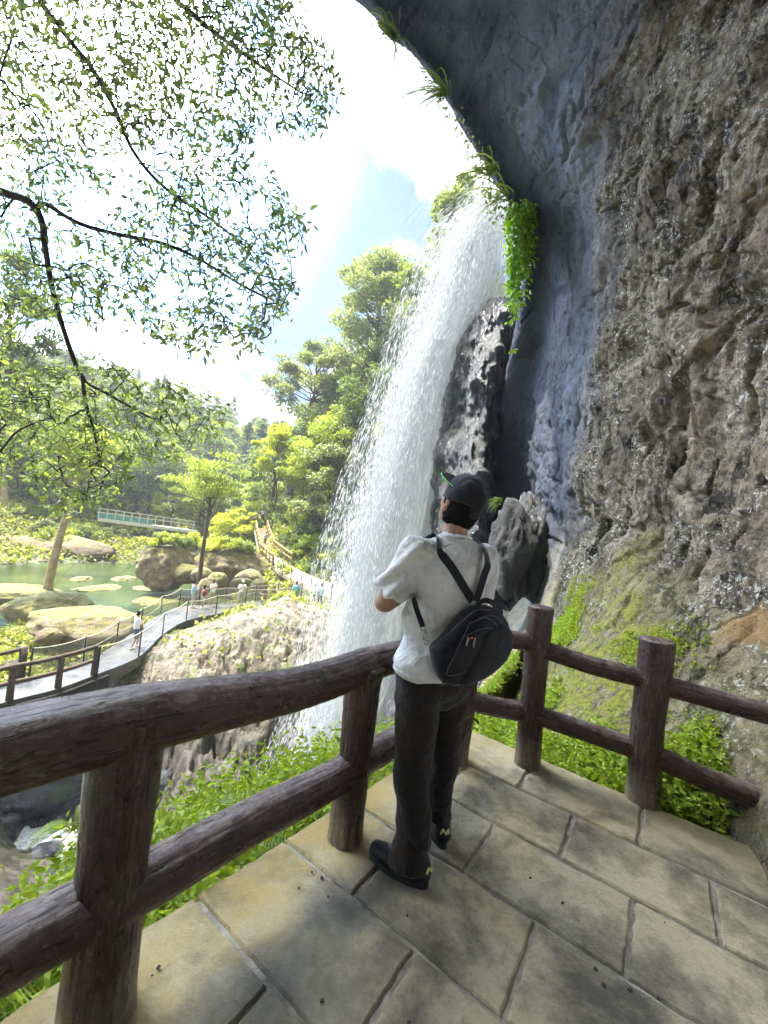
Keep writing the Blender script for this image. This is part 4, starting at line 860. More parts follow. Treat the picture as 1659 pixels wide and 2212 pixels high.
def strip(name, A, B, th, mat, n=140, lift=0.):
    A = crom(A, n); B = crom(B, n); dn = np.array([0, 0, th]); V = np.concatenate([A, B, B-dn, A-dn]); V[:, 2] += lift
    i = np.arange(n-1); F_ = [np.stack([i+a, i+1+a, i+1+b, i+b], 1) for a, b in ((0, n), (n, 2*n), (2*n, 3*n), (3*n, 0))]
    return npmesh(name, V, np.concatenate(F_)[:, ::-1], mat, smooth=False)
wk = strip('walkway', near_e, far_e, .5, CONC); tag(wk, kind='structure')
DARKC = simple('dark_concrete', (.035, .032, .027), (.018, .017, .015), 2.5, .85, .02, 14)
WOODB = simple('brown_log', (.10, .07, .05), (.05, .035, .028), 9, .8, .008, 30)
POSTM = simple('dark_metal_post', (.03, .03, .032), (.02, .02, .02), 20, .5)
ROPE = simple('pale_rope', (.50, .47, .38), (.36, .33, .26), 60, .9, .004, 120)
brg = empty('bridge_support', tuple(near_e[2]+[0, 0, -2.4]), label='dark concrete beam and pier carrying the near end of the walkway', cat='bridge pier')
mb = MB(); 
ee = crom(near_e[:6], 60)[:40]; o_ = np.array(brg.location)
for a, b in zip(ee[:-1:3], ee[3::3]): mb.bar(a+[0, -.04, -.52]-o_, b+[0, -.04, -.52]-o_, .34, .75)
mb.build('beam', DARKC, brg, smooth=False)
mb = MB(); q_ = G(102, 1490, -5.8)-o_; mb.box(q_+[.05, .35, -2.2], (.33, .5, 1.6)); mb.build('pier', DARKC, brg, smooth=False)
def fence_run(name, feet, label, cat, group=None, h=1.12, r=.035, net=True, post_r=None):
    e = empty(name, tuple(feet[0]), label=label, cat=cat, group=group); o = np.array(e.location); tops = []
    for f in feet:
        m_ = MB(); tp = f+[random.uniform(-.03, .03), 0, h]; m_.tube([f-o-[0, 0, .1], (f+tp)/2-o, tp-o], r, 8); m_.build('post', POSTM, e); tops.append(tp)
    for fr, nm_ in ((.97, 'rope'), (.52, 'rope')):
        m_ = MB()
        pts = []
        for a, b in zip(feet[:-1], feet[1:]):
            for s_ in np.linspace(0, 1, 9)[:-1]:
                p = a+(b-a)*s_; pts.append(p+[0, 0, h*fr-.10*4*s_*(1-s_)])
        pts.append(feet[-1]+[0, 0, h*fr]); m_.tube(np.array(pts)-o, .020 if fr > .9 else .011, 6); m_.build(nm_, ROPE, e)
    if net:
        V = []; UVn = []; n = 0
        for k, (a, b) in enumerate(zip(feet[:-1], feet[1:])):
            for s_ in np.linspace(0, 1, 8):
                p = a+(b-a)*s_; top = h*.96-.10*4*s_*(1-s_)
                V += [p+[0, 0, .03]-o, p+[0, 0, top]-o]; UVn += [(k*2+s_*2, 0), (k*2+s_*2, 1)]
        N2 = len(V)//2; i = np.arange(N2-1); npmesh('netting', np.array(V), np.stack([2*i, 2*i+2, 2*i+3, 2*i+1], 1), NETM, parent=e, uv=np.array(UVn))
    return e
t = NT('netting'); u1 = t.n('ShaderNodeUVMap'); su = t.n('ShaderNodeSeparateXYZ'); t.l(u1.outputs[0], su.inputs[0])
fx = t.math('FRACT', t.math('MULTIPLY', su.outputs['X'], 14)); fy = t.math('FRACT', t.math('MULTIPLY', su.outputs['Y'], 15))
al = t.math('MAXIMUM', t.math('LESS_THAN', fx, .14), t.math('LESS_THAN', fy, .14))
d1 = t.n('ShaderNodeBsdfDiffuse'); d1.inputs[0].default_value = (.45, .43, .38, 1); tp = t.n('ShaderNodeBsdfTransparent'); mx = t.n('ShaderNodeMixShader')
t.l(al, mx.inputs[0]); t.l(tp.outputs[0], mx.inputs[1]); t.l(d1.outputs[0], mx.inputs[2]); t.l(mx.outputs[0], t.out.inputs[0]); NETM = t.m
nf = zline([(202+7, 1457, -5.8), (299, 1418, -5.8), (351, 1369, -5.7), (402, 1339, -5.55), (466, 1325, -5.4), (529, 1308, -5.3), (649, 1298, -5.3), (687, 1312, -5.3)])
fence_run('rope_fence', nf, 'dark posts with pale rope along the near edge of the walkway above the pitted rock', 'fence', 'rope fences along the walkway')
ff = zline([(62, 1463, -5.8), (180, 1432, -5.8), (251, 1391, -5.8), (303, 1358, -5.75), (347, 1326, -5.7), (387, 1307, -5.55), (430, 1304, -5.45), (486, 1304, -5.4), (551, 1297, -5.3), (599, 1290, -5.3), (650, 1287, -5.2)])
fence_run('rope_fence', ff, 'dark posts with pale rope along the pond side of the walkway', 'fence', 'rope fences along the walkway')
lf = empty('log_fence', tuple(near_e[2]), label='brown log fence with two rails on the near side of the walkway bridge', cat='fence', group='log fences on the walkway bridge'); o_ = np.array(lf.location)
lp_ = zline([(-110, 1548, -5.8), (14+6, 1512, -5.8), (125, 1485, -5.8), (202, 1457, -5.8)])
for f in lp_: m_ = MB(); m_.tube([f-o_-[0, 0, .1], f-o_+[0, 0, .55], f-o_+[0, 0, 1.1]], [.11, .10, .105], 12); m_.build('post', WOODB, lf)
for z_ in (1.12, .58):
    for a, b in zip(lp_[:-1], lp_[1:]):
        m_ = MB(); m_.tube(crom(np.array([a, (a+b)/2+[0, 0, -.02], b])-o_+[0, 0, z_], 8), .075, 10); m_.build('rail', WOODB, lf)
lg = empty('log_fence', tuple(G(44, 1466, -5.8)), label='short brown log fence ending at a post on the pond side of the walkway bridge', cat='fence', group='log fences on the walkway bridge'); o_ = np.array(lg.location)
lq = zline([(-110, 1506, -5.8), (44, 1464, -5.8)])
for f in lq: m_ = MB(); m_.tube([f-o_-[0, 0, .1], f-o_+[0, 0, 1.15]], .13, 12); m_.build('post', WOODB, lg)
for z_ in (1.08, .55): m_ = MB(); m_.tube(np.array([lq[0], (lq[0]+lq[1])/2, lq[1]])-o_+[0, 0, z_], .075, 10); m_.build('rail', WOODB, lg)
# ---- stair bridge
TIMB = simple('ochre_timber', (.40, .30, .13), (.27, .19, .08), 6, .75, .006, 30)
TREAD = simple('tread_timber', (.34, .27, .19), (.22, .17, .12), 6, .8, .006, 30)
sb_ = empty('wooden_staircase', tuple(P(700, 1287, 31)), label='brown wooden stair bridge curving up from the walkway into the forest', cat='staircase'); o_ = np.array(sb_.location)
na = np.array([P(725, 1297, 30), P(669, 1272, 33), P(608, 1239, 38), P(588, 1221, 41), P(562, 1197, 45)])
fa = np.array([P(745, 1272, 31), P(664, 1240, 35.5), P(628, 1221, 39.5), P(606, 1204, 43), P(590, 1190, 46)])
n = 40; A_ = crom(na, n); B_ = crom(fa, n); dn = np.array([0, 0, .3]); V = np.concatenate([A_, B_, B_-dn, A_-dn])-o_; i = np.arange(n-1)
npmesh('bridge_deck', V, np.concatenate([np.stack([i+a, i+1+a, i+1+b, i+b], 1) for a, b in ((0, n), (n, 2*n), (2*n, 3*n), (3*n, 0))])[:, ::-1], TREAD, smooth=False, parent=sb_)
sl0, sl1, sr0, sr1 = P(562, 1197, 45), P(551, 1142, 54), P(590, 1190, 46), P(575, 1141, 55)
for k in range(19):
    s_ = (k+.5)/19; m_ = MB(); m_.bar(sl0+(sl1-sl0)*s_-o_, sr0+(sr1-sr0)*s_-o_, .40, .09); m_.build('step', TIMB if k % 2 else TREAD, sb_, smooth=False)
for a, b in ((sl0, sl1), (sr0, sr1)): m_ = MB(); m_.bar(a-[0, 0, .35]-o_, b-[0, 0, .35]-o_, .12, .45); m_.build('stringer', TREAD, sb_, smooth=False)
def rail_run(pts, h, par, o, sp, mat, r=.05, sq=True):
    L = np.linalg.norm(pts[-1]-pts[0]); k = max(2, int(np.linalg.norm(np.diff(pts, axis=0), axis=1).sum()/sp)+1); q = crom(pts, k)
    for p in q: m_ = MB(); m_.box(p+[0, 0, h/2]-o, (r, r, h/2)); m_.build('post', mat, par, smooth=False)
    for z_ in (h, h*.55):
        m_ = MB()
        for a, b in zip(q[:-1], q[1:]): m_.bar(a+[0, 0, z_]-o, b+[0, 0, z_]-o, r*1.4, r*1.9)
        m_.build('handrail', mat, par, smooth=False)
rail_run(np.array([P(588, 1221, 41), P(574, 1208, 43), P(562, 1197, 45)]), 1.1, sb_, o_, 1.0, TIMB, .07)
rail_run(np.array([sl0, (sl0+sl1)/2, sl1]), 1.1, sb_, o_, 1.3, TIMB, .06); rail_run(np.array([sr0, (sr0+sr1)/2, sr1]), 1.1, sb_, o_, 1.3, TIMB, .06)
rail_run(np.array([P(629, 1221, 39.5), P(608, 1205, 43), P(590, 1190, 46)]), 1.15, sb_, o_, .8, TIMB, .07)
for q in ((572, 1212, 43), (586, 1222, 41.5), (612, 1243, 38)):
    p = P(*q)-o_; m_ = MB(); m_.box(p+[.2, .6, -1.9], (.22, .45, 1.7)); m_.build('pier', simple('pier_concrete', (.26, .23, .16), (.16, .14, .10), 3, .9), sb_, smooth=False)
fence_run('rope_fence', [P(x, y, d) for x, y, d in ((715, 1293, 30.3), (696, 1283, 31.5), (671, 1272, 33), (650, 1262, 34.2), (628, 1250, 36), (610, 1240, 37.7), (599, 1230, 39.3), (590, 1222, 40.6))], 'dark posts with pale rope on the open side of the stair bridge', 'fence', 'rope fences along the walkway', net=False, r=.04)
# ---- far footbridge across the valley
fb = empty('footbridge', tuple(P(328, 1135, 62)), label='pale narrow footbridge with thin rails and a green panel crossing the far valley', cat='bridge'); o_ = np.array(fb.location)
WHT = simple('pale_paint', (.60, .58, .48), (.48, .46, .38), 6, .7); GRP = simple('green_panel', (.10, .30, .22), (.08, .24, .18), 3, .6)
b0, b1 = P(215, 1122, 60), P(425, 1149, 64); m_ = MB(); m_.bar(b0-o_, b1-o_, 1.6, .45); m_.build('bridge_deck', WHT, fb, smooth=False)
for s_ in np.linspace(.02, .98, 13): p = b0+(b1-b0)*s_-o_; m_ = MB(); m_.box(p+[0, -.7, .9], (.05, .05, .75)); m_.build('post', WHT, fb, smooth=False)
for z_ in (1.65, 1.1): m_ = MB(); m_.bar(b0+[0, -.7, z_]-o_, b1+[0, -.7, z_]-o_, .08, .10); m_.build('handrail', WHT, fb, smooth=False)
m_ = MB(); m_.bar(b0+[0, -.55, .62]-o_, b0+(b1-b0)*.55+[0, -.55, .62]-o_, .06, .75); m_.build('green_panel', GRP, fb, smooth=False)

# ---- handrail of the upper forest path
hp = empty('handrail', tuple(P(540, 1125, 60)), label='slanting timber handrail of the upper forest path above the stairs', cat='handrail'); o_ = np.array(hp.location)
rail_run(np.array([P(528, 1127, 58), P(548, 1116, 60), P(572, 1104, 62)])-[0, 0, .8], 1.0, hp, o_, 1.4, TIMB, .07)

# ================================================================== VISITORS
def cm(name, c): return cloth(name, c, None, .002, .9, 20)
FIG = {}
def figure(px, py, d, yaw, label, top, legs, long_legs=True, hat=None, hair=(.02, .015, .012), bag=None, arm='phone', hgt=1.68, squat=False, long_sleeve=False, shoes=(.7, .7, .68), ground_z=None, stride=.0):
    p = P(px, py, d); k = hgt/1.7; e = empty('person', tuple(p), math.radians(yaw), label=label, cat='person', group='visitors on the walkway and stairs')
    hipz = .9*k; sh = 1.40*k; lean = .0
    if squat: hipz = .28; sh = .74; lean = .12
    H = np.array([0, 0, hipz]); T_ = np.array([0, lean, sh])
    hipL, hipR = H+[-.09, 0, 0], H+[.09, 0, 0]
    if squat: kL, kR = np.array([-.15, .36, .46]), np.array([.15, .36, .46]); aL, aR = np.array([-.13, .14, .08]), np.array([.13, .14, .08])
    else: kL, kR = np.array([-.11, .04+stride, .48*k]), np.array([.11, .04-stride*.4, .48*k]); aL, aR = np.array([-.12, stride, .08]), np.array([.12, -stride*1.2, .08])
    sL, sR = T_+[-.17, 0, 0], T_+[.17, 0, 0]
    if arm == 'phone': eL, eR = T_+[-.24, .10, -.24], T_+[.24, .10, -.24]; wL, wR = T_+[-.06, .33, -.06], T_+[.06, .33, -.06]
    elif arm == 'rope': eL, eR = T_+[-.25, .14, -.16], T_+[.25, .14, -.16]; wL, wR = T_+[.02, .33, -.20], T_+[-.02, .36, -.18]
    elif arm == 'mixed': eL, eR = T_+[-.23, -.02, -.27], T_+[.23, .08, -.26]; wL, wR = T_+[-.22, .05, -.50], T_+[.10, .28, -.22]
    else: eL, eR = T_+[-.23, -.03, -.27], T_+[.23, -.03, -.27]; wL, wR = T_+[-.24, .06, -.50], T_+[.24, .06, -.50]
    hc = T_+[0, .03, .235]
    bd = [(H, T_+[0, 0, -.1], .12, .12, dict(sy=.75)), (T_+[0, 0, -.05], hc-[0, 0, .02], .052, .05), (hc, hc+[0, 0, .04], .078, .082), (hc+[0, .05, -.05], hc+[0, .06, -.05], .035, .035), (hc+[0, .075, 0], hc+[0, .095, -.02], .014, .016),
          (hipL, kL, .075, .052), (kL, aL, .05, .036), (hipR, kR, .075, .052), (kR, aR, .05, .036), (sL, eL, .045, .038), (eL, wL, .037, .026), (sR, eR, .045, .038), (eR, wR, .037, .026)]
    for w_, e_ in ((wL, eL), (wR, eR)):
        dn_ = (w_-e_)/np.linalg.norm(w_-e_); bd.append((w_, w_+dn_*.09, .032, .022, dict(sx=.6)))
        for f_ in (-.02, -.007, .007, .02): bd.append((w_+dn_*.08, w_+dn_*.15+np.array([f_*1.3, 0, 0]), .010, .008))
        bd.append((w_+dn_*.02, w_+dn_*.07+np.array([.035, 0, .01]), .012, .009))
    b_ = blob('body', bd, .012, SKIN, e, 1)
    tm = cm('shirt_cloth', top); sl = .98 if long_sleeve else .55
    cs = [(H+[0, 0, .02], T_+[0, 0, -.12], .165, .165, dict(sy=.74, flat0=True)), (sL+[.02, 0, -.01], sR+[-.02, 0, -.01], .072, .072), (sL, sL+(eL-sL)*min(sl*1.3, 1), .066, .068), (sR, sR+(eR-sR)*min(sl*1.3, 1), .066, .068)]
    if long_sleeve: cs += [(eL, eL+(wL-eL)*.85, .058, .045), (eR, eR+(wR-eR)*.85, .058, .045)]
    blob('shirt', cs, .016, tm, e, 1, lambda c: .006*fbm(c, 9, 2))
    f_ = 1. if long_legs else 0.
    lm_ = cm('trouser_cloth', legs); lc = [(H-[0, 0, .02], H+[0, 0, .07], .155, .15, dict(sy=.8)), (hipL, kL+(hipL-kL)*(.0 if long_legs else .18), .092, .078 if long_legs else .09), (hipR, kR+(hipR-kR)*(.0 if long_legs else .18), .092, .078 if long_legs else .09)]
    if long_legs: lc += [(kL, aL+[0, 0, .02], .075, .058), (kR, aR+[0, 0, .02], .075, .058)]
    blob('trousers' if long_legs else 'shorts', lc, .016, lm_, e, 1, lambda c: .005*fbm(c, 9, 2))
    blob('hair', [(hc+[0, -.015, .0], hc+[0, -.01, .05], .088, .088), (hc+[0, -.05, -.05], hc+[0, -.04, 0], .05, .06)], .012, HAIR if hair[0] < .05 else simple('brown_hair', hair), e, 1, lambda c: .003*vn(c*60))
    if hat: 
        hm = cm('hat_cloth', hat); h_ = blob('hat', [(hc+[0, 0, .055], hc+[0, -.005, .09], .098, .085), (hc+[0, .05, .06], hc+[0, .15, .045], .07, .06, dict(sy=.16, sx=1.))], .012, hm, e, 1)
    for a_ in (aL, aR): blob('shoe', [(a_+[0, -.05, -.04], a_+[0, .14, -.045], .045, .038)], .012, cm('shoe_cloth', shoes), e, 1)
    if bag:
        m_ = MB()
        kk = blob('backpack', [(T_+[0, -.17, -.42], T_+[0, -.17, -.1], .13, .12, dict(sy=.55))], .014, cm('bag_cloth', bag), None, 1)
        kk.location = p; kk.rotation_euler = (0, 0, math.radians(yaw)); tag(kk, BAGL[label], 'backpack', 'bags worn by the visitors')
    return e
BAGL = {'man in white t-shirt and beige trousers standing with the child on the walkway': 'dark backpack on the man in beige trousers beside the child',
        'man in pale blue shirt behind the top of the pitted rock': 'turquoise backpack on the man in the pale blue shirt',
        'person in patterned jacket with back turned at the right end of the walkway': 'blue and white backpack at the right end of the walkway, close to the waterfall'}
g_ = lambda x, y, z: P(x, y, 0)  # unused depth helper
def dz(x, y, z): return float((G(x, y, z)-CAM)@FW)
figure(290, 1400, dz(290, 1400, -5.8), -40, 'man in white shirt and blue shorts photographing alone on the near walkway', (.78, .77, .76), (.07, .11, .18), False, arm='phone', stride=.14, hgt=1.7)
figure(414, 1311, dz(414, 1311, -5.45), -60, 'woman in pale blue jacket and grey trousers left of the child on the walkway', (.38, .48, .58), (.42, .42, .42), True, long_sleeve=True, arm='mixed')
figure(437, 1313, dz(437, 1313, -5.45), -50, 'child in dark shirt with red and pale shorts between two adults on the walkway', (.24, .06, .05), (.50, .48, .45), False, hgt=1.36, arm='mixed', stride=.05)
figure(456, 1310, dz(456, 1310, -5.45), -120, 'man in white t-shirt and beige trousers standing with the child on the walkway', (.80, .79, .77), (.42, .34, .20), True, bag=(.04, .04, .05), arm='phone', hgt=1.75, stride=.06)
figure(519, 1308, dz(519, 1308, -5.3), -150, 'person in white shirt and grey shorts standing alone mid walkway', (.78, .78, .77), (.30, .32, .36), False, hat=(.6, .6, .58), arm='phone', hgt=1.66, shoes=(.05, .05, .05))
figure(569, 1298, dz(569, 1298, -5.25), -175, 'left one of two people crouching in dark clothes at the rope', (.05, .045, .05), (.04, .04, .045), True, squat=True, arm='rope', hair=(.07, .03, .02))
figure(590, 1298, dz(590, 1298, -5.25), -160, 'right one of two people crouching in dark clothes at the rope', (.06, .05, .05), (.05, .05, .055), True, squat=True, arm='rope', hair=(.06, .03, .02))
figure(636, 1308, dz(636, 1308, -5.3), 10, 'man in pale blue shirt behind the top of the pitted rock', (.34, .46, .58), (.25, .27, .3), True, bag=(.08, .38, .45), hat=(.55, .55, .55), arm='down', hgt=1.72, long_sleeve=True)
figure(677, 1310, dz(677, 1310, -5.25), -80, 'person in white top leaning on the rope at the right end of the walkway', (.75, .75, .75), (.06, .07, .09), True, arm='rope', hgt=1.6)
figure(690, 1313, dz(690, 1313, -5.25), 25, 'person in patterned jacket with back turned at the right end of the walkway', (.38, .50, .56), (.07, .09, .14), True, bag=(.3, .5, .6), arm='mixed', hgt=1.72, long_sleeve=True)
figure(717, 1285, 31.2, 140, 'person in white shirt and pale hat at the foot of the stair bridge', (.78, .76, .74), (.34, .12, .10), False, hat=(.6, .6, .58), arm='phone')
figure(572, 1180, 48.5, 160, 'person in grey jacket walking down the wooden stairs', (.30, .32, .38), (.10, .09, .09), True, arm='mixed', stride=.1, long_sleeve=True)
figure(566, 1124, 60, 190, 'person in white shirt standing on the upper forest path', (.75, .77, .8), (.06, .06, .06), True, arm='phone')
figure(489, 1121, 61, 190, 'person in pale top half hidden by leaves on the upper forest path', (.62, .62, .6), (.1, .08, .07), True, arm='mixed')

# ================================================================== BOULDERS
ROCKM = {}
def rockmat(name, a, b, c, moss=.5, mcol=((.05, .06, .012), (.25, .22, .06)), wetv=.8):
    t = NT(name); v = t.co(); g = t.n('ShaderNodeNewGeometry'); oi = t.n('ShaderNodeObjectInfo')
    sn = t.n('ShaderNodeSeparateXYZ'); t.l(g.outputs['Normal'], sn.inputs[0])
    col = t.ramp(t.noise(1.6, 9, .7, vec=v), [(.32, a), (.5, b), (.68, c)])
    mf = t.math('ADD', t.math('MULTIPLY', sn.outputs['Z'], .22), t.noise(1.9, 7, .7, vec=v)); mf = t.math('ADD', mf, t.math('MULTIPLY', t.math('SUBTRACT', t.noise(9, 5, .75, vec=v), .5), .55)); mf = t.ramp(mf, [(.74-moss*.30, 0), (.84-moss*.30, 1)])
    col = t.mix(mf, col, t.mix(t.ramp(t.noise(9, 6, .8, vec=v), [(.36, 0), (.62, 1)]), mcol[0], mcol[1]))
    t.pr(col, wetv, t.bump(t.noise(6, 9, .75, vec=v), .12), .35); return t.m
RM1 = rockmat('mossy_boulder', (.06, .045, .03), (.22, .17, .11), (.42, .34, .22), .42)
RM2 = rockmat('green_boulder', (.08, .07, .04), (.22, .18, .10), (.38, .31, .19), .7)
RM3 = rockmat('brown_bank', (.07, .05, .035), (.17, .12, .08), (.28, .21, .13), .25)
RM4 = rockmat('grey_slab', (.012, .012, .014), (.03, .031, .033), (.08, .08, .08), .05)
def boulder(name, p, sz, rz, mat, label, cat='boulder', group=None, sub=5, amp=.22, seed=0, flat=0., under=0.):
    bm = bmesh.new(); bmesh.ops.create_icosphere(bm, subdivisions=sub, radius=1); V = np.array([v.co for v in bm.verts]); Fc = np.array([[v.index for v in f.verts] for f in bm.faces]); bm.free()
    q = V*1.0+seed*7.7; r = 1+amp*fbm(q, 1.1, 3)+amp*.55*ridge(q, 1.7, 4, .6)+.06*fbm(q, 6, 3)+.05*ridge(q, 3.5, 3)
    for k in range(7):   # planar facets
        rg = np.random.default_rng(seed*31+k); d_ = rg.normal(size=3); d_ /= np.linalg.norm(d_); dd_ = V@d_; lim = .78+.15*rg.random(); m_ = dd_*r > lim; r = np.where(m_, r*.35+.65*lim/np.maximum(dd_, .2), r)
    V = V*r[:, None]
    if flat: V[:, 2] = np.where(V[:, 2] > flat, flat+(V[:, 2]-flat)*.25, V[:, 2])
    if under: s_ = 1-under*np.clip(-V[:, 2], 0, 1); V[:, 0] *= s_; V[:, 1] *= s_
    V = V*np.array(sz); c, s = math.cos(rz), math.sin(rz); V = V@np.array([[c, s, 0], [-s, c, 0], [0, 0, 1]])
    return tag(npmesh(name, V, Fc, mat, loc=tuple(p)), label, cat, group)
boulder('boulder', P(188, 1352, 21.5), (2.6, 1.9, 1.15), .1, RM1, 'large flat-topped tan boulder with mossy undercut side between pond and walkway', seed=1, flat=.68, under=.35, amp=.24)
boulder('boulder', P(112, 1318, 26), (2.6, 2.0, 1.1), .3, RM2, 'rounded moss covered boulder just behind the large flat-topped one', seed=2, amp=.15)
boulder('boulder', P(245, 1376, 22.2), (1.0, .7, .5), .2, RM2, 'small mossy boulder between the large flat boulder and the walkway', seed=3)
boulder('boulder', P(20, 1285, 30), (3.0, 2.2, .7), .3, RM2, 'low mossy rock in the pond at the left edge', seed=4)
boulder('boulder', P(108, 1374, 18.6), (.55, .5, .35), .3, RM3, 'dark rounded stone at the lower left of the flat-topped boulder', seed=5)
boulder('rock_outcrop', P(362, 1222, 38), (2.3, 2.3, 2.2), .1, RM1, 'steep ochre rock outcrop with bushy top at the edge of the pond', 'rock', seed=6, flat=.8, amp=.16)
boulder('rock_outcrop', P(492, 1222, 41), (4.0, 2.2, 1.8), .1, RM1, 'big ochre rocks below the trees between the pond and the stair bridge', 'rock', seed=7, amp=.25)
for k, (x, y, d, s_) in enumerate(((352, 1243, 37, .7), (405, 1238, 37, 1.0), (438, 1243, 36, .8), (470, 1255, 35, .9), (540, 1250, 36, 1.0), (520, 1262, 34, .7), (450, 1265, 33, .7), (560, 1265, 34, .7))):
    boulder('boulder', P(x, y, d), (s_*1.3, s_, s_*.8), k*.7, RM2 if k % 2 else RM1, ['squat mossy boulder at the foot of the pond outcrop', 'mossy boulder right of the pond outcrop', 'ochre boulder beneath the dark-trunked tree', 'low boulder behind the group with the child', 'boulder left of the stair bridge piers', 'small boulder behind the lone figure in white', 'small mossy boulder behind the man in beige trousers', 'boulder below the stair bridge piers'][k], 'boulder', seed=20+k, sub=4)
for k, (x, y, d, sx_) in enumerate(((45, 1195, 50, 9), (170, 1192, 52, 6), (-90, 1200, 48, 9))):
    boulder('rock_bank', P(x, y, d), (sx_*.75, 2.5, 2.0), 0, RM3, ['brown rock bank across the pond at the far left', 'dark brown rock bank behind the pale leaning trunk', 'brown rock bank at the left edge beyond the pond'][k], 'rock bank', seed=30+k, sub=5)
for k, (x, y, d, s_) in enumerate(((355, 1206+20, 46, .1), (215, 1252, 37, 1.6), (265, 1235, 42, 1.2), (318, 1247, 39, 1.2), (345, 1262, 35, 1.6), (175, 1243, 40, 1.1), (60, 1262, 34, 1.5))):
    if k: boulder('boulder', P(x, y, d)*[1, 1, 0]+[0, 0, -7.66], (s_*1.3, s_*.9, .30), k, RM1, ['', 'long low mossy stone in the middle of the pond', 'flat mossy stone near the centre of the pond', 'flat stone at the far right of the pond', 'low yellow-green stone at the right shore of the pond', 'flat stone right of the leaning pale trunk', 'flat mossy stone left of the leaning pale trunk'][k], 'stone', seed=40+k, sub=5, amp=.45)
stproto = []
for k in range(4):
    o = boulder('shore_stone', (0, 0, -50), (.28, .22, .16), 0, (RM1, RM4, RM1, RM2)[k], None, None, seed=60+k, sub=3); stproto.append(o)
SL = 'pale rounded stone on the shore left of the large flat-topped boulder'
for k in range(64):
    x, y = random.uniform(-60, 130), random.uniform(1345, 1460); p = G(x, y, -6.9); hz = height(p[None, :2])[0]
    o = stproto[k] if k < 4 else stproto[k % 4].copy()
    if k >= 4: COL.objects.link(o)
    o.location = (p[0], p[1], hz+.03); o.rotation_euler = (0, 0, random.uniform(0, 6)); s_ = random.uniform(.5, 1.7); o.scale = (s_, s_, s_); tag(o, SL, 'stone', 'stones on the pond shore')
boulder('rock_slab', P(1100, 1195, 10.0), (.34, .5, 1.2), .5, RM4, 'pale grey leaning rock slab at the foot of the dark cave wall, right of the cap', 'rock', seed=80, amp=.5, under=.4)
boulder('rock_slab', P(1148, 1190, 10.1), (.34, .5, 1.3), .9, WETROCK, 'dark wet leaning rock right of the pale slab', 'rock', seed=81, amp=.5)
for k, (x, y, z, s_) in enumerate(((100, 1690, -9.4, 1.5), (380, 1665, -9.3, 1.2), (470, 1700, -9.8, .7), (20, 1745, -9.8, .8), (150, 1760, -9.8, .6), (-40, 1830, -9.8, .9), (560, 1690, -9.7, .9))):
    boulder('stream_rock', G(x, y, z), (s_*1.4, s_, s_*.6), k, WETROCK, ['large dark wet rock in the stream behind the leftmost railing post', 'dark undercut rock in the stream right of the leftmost railing post', 'low wet rock in the white water above the lower rail', 'wet rock at the left edge of the stream', 'small wet stone beside the leftmost railing post', 'wet rock at the lower left edge below the stream bend', 'wet rock below the spray of the waterfall'][k], 'rock', seed=90+k, sub=4)
for k in range(60):
    x, y = random.choice(((random.uniform(-60, 185), random.uniform(1690, 1900)), (random.uniform(350, 700), random.uniform(1560, 1720)))); p = G(x, y, -9.7); z_ = height(p[None, :2])[0]
    if z_ > -9.2 and k: continue
    if k == 0: so_ = boulder('stream_stone', (0, 0, 0), (.3, .24, .17), 0, WETROCK, None, None, seed=97, sub=3); o = so_
    else: o = so_.copy(); COL.objects.link(o)
    o.location = (p[0], p[1], max(z_, -9.75)+.02); s_ = random.uniform(.4, 1.5); o.scale = (s_, s_*random.uniform(.7, 1.2), s_); o.rotation_euler = (0, 0, random.uniform(0, 6)); tag(o, 'small dark wet stone lying in the shallow stream below the railing', 'stone', 'stones in the stream')
# flat loose stone on the mossy slope
boulder('rock_slab', P(1612, 1642, 2.55), (.12, .07, .035), .5, RM4, 'thin pale broken slab lying on the moss right of the rightmost railing post', 'rock', seed=99, sub=4, amp=.3)
# ================================================================== TREES AND PLANTS
def leaf_faces(C, Dn, S, wr=.42, fold=.15, seed=0, curl=.12):
    """leaf-shaped hexagons at C with direction Dn and size S -> verts, faces(6)"""
    rg = np.random.default_rng(seed); n = len(C); Dn = Dn/(np.linalg.norm(Dn, axis=1)[:, None]+1e-9); r = rg.normal(size=(n, 3)); sd_ = np.cross(Dn, r); sd_ /= np.linalg.norm(sd_, axis=1)[:, None]; up_ = np.cross(sd_, Dn)
    S = np.broadcast_to(S, (n,))[:, None]; w = S*wr*.5; f = up_*S*fold
    pts = [C, C+Dn*S*.3+sd_*w*.9+f*.4, C+Dn*S*.65+sd_*w*.75+f*.3, C+Dn*S-up_*S*curl, C+Dn*S*.65-sd_*w*.75+f*.3, C+Dn*S*.3-sd_*w*.9+f*.4]
    return np.stack(pts, 1).reshape(-1, 3), np.arange(n*6).reshape(-1, 6)
def quad_leaves(C, S, seed=0, up=.5, wr=.6):
    rg = np.random.default_rng(seed); n = len(C); d_ = rg.normal(size=(n, 3)); d_[:, 2] -= .3; d_ /= np.linalg.norm(d_, axis=1)[:, None]
    r = rg.normal(size=(n, 3))*(1-up)+np.array([0, 0, 1.])*up*2; sd_ = np.cross(d_, r); sd_ /= np.linalg.norm(sd_, axis=1)[:, None]; S = np.broadcast_to(S, (n,))[:, None]
    return np.stack([C-d_*S*.5, C+sd_*S*wr*.5, C+d_*S*.5, C-sd_*S*wr*.5], 1).reshape(-1, 3), np.arange(n*4).reshape(-1, 4)
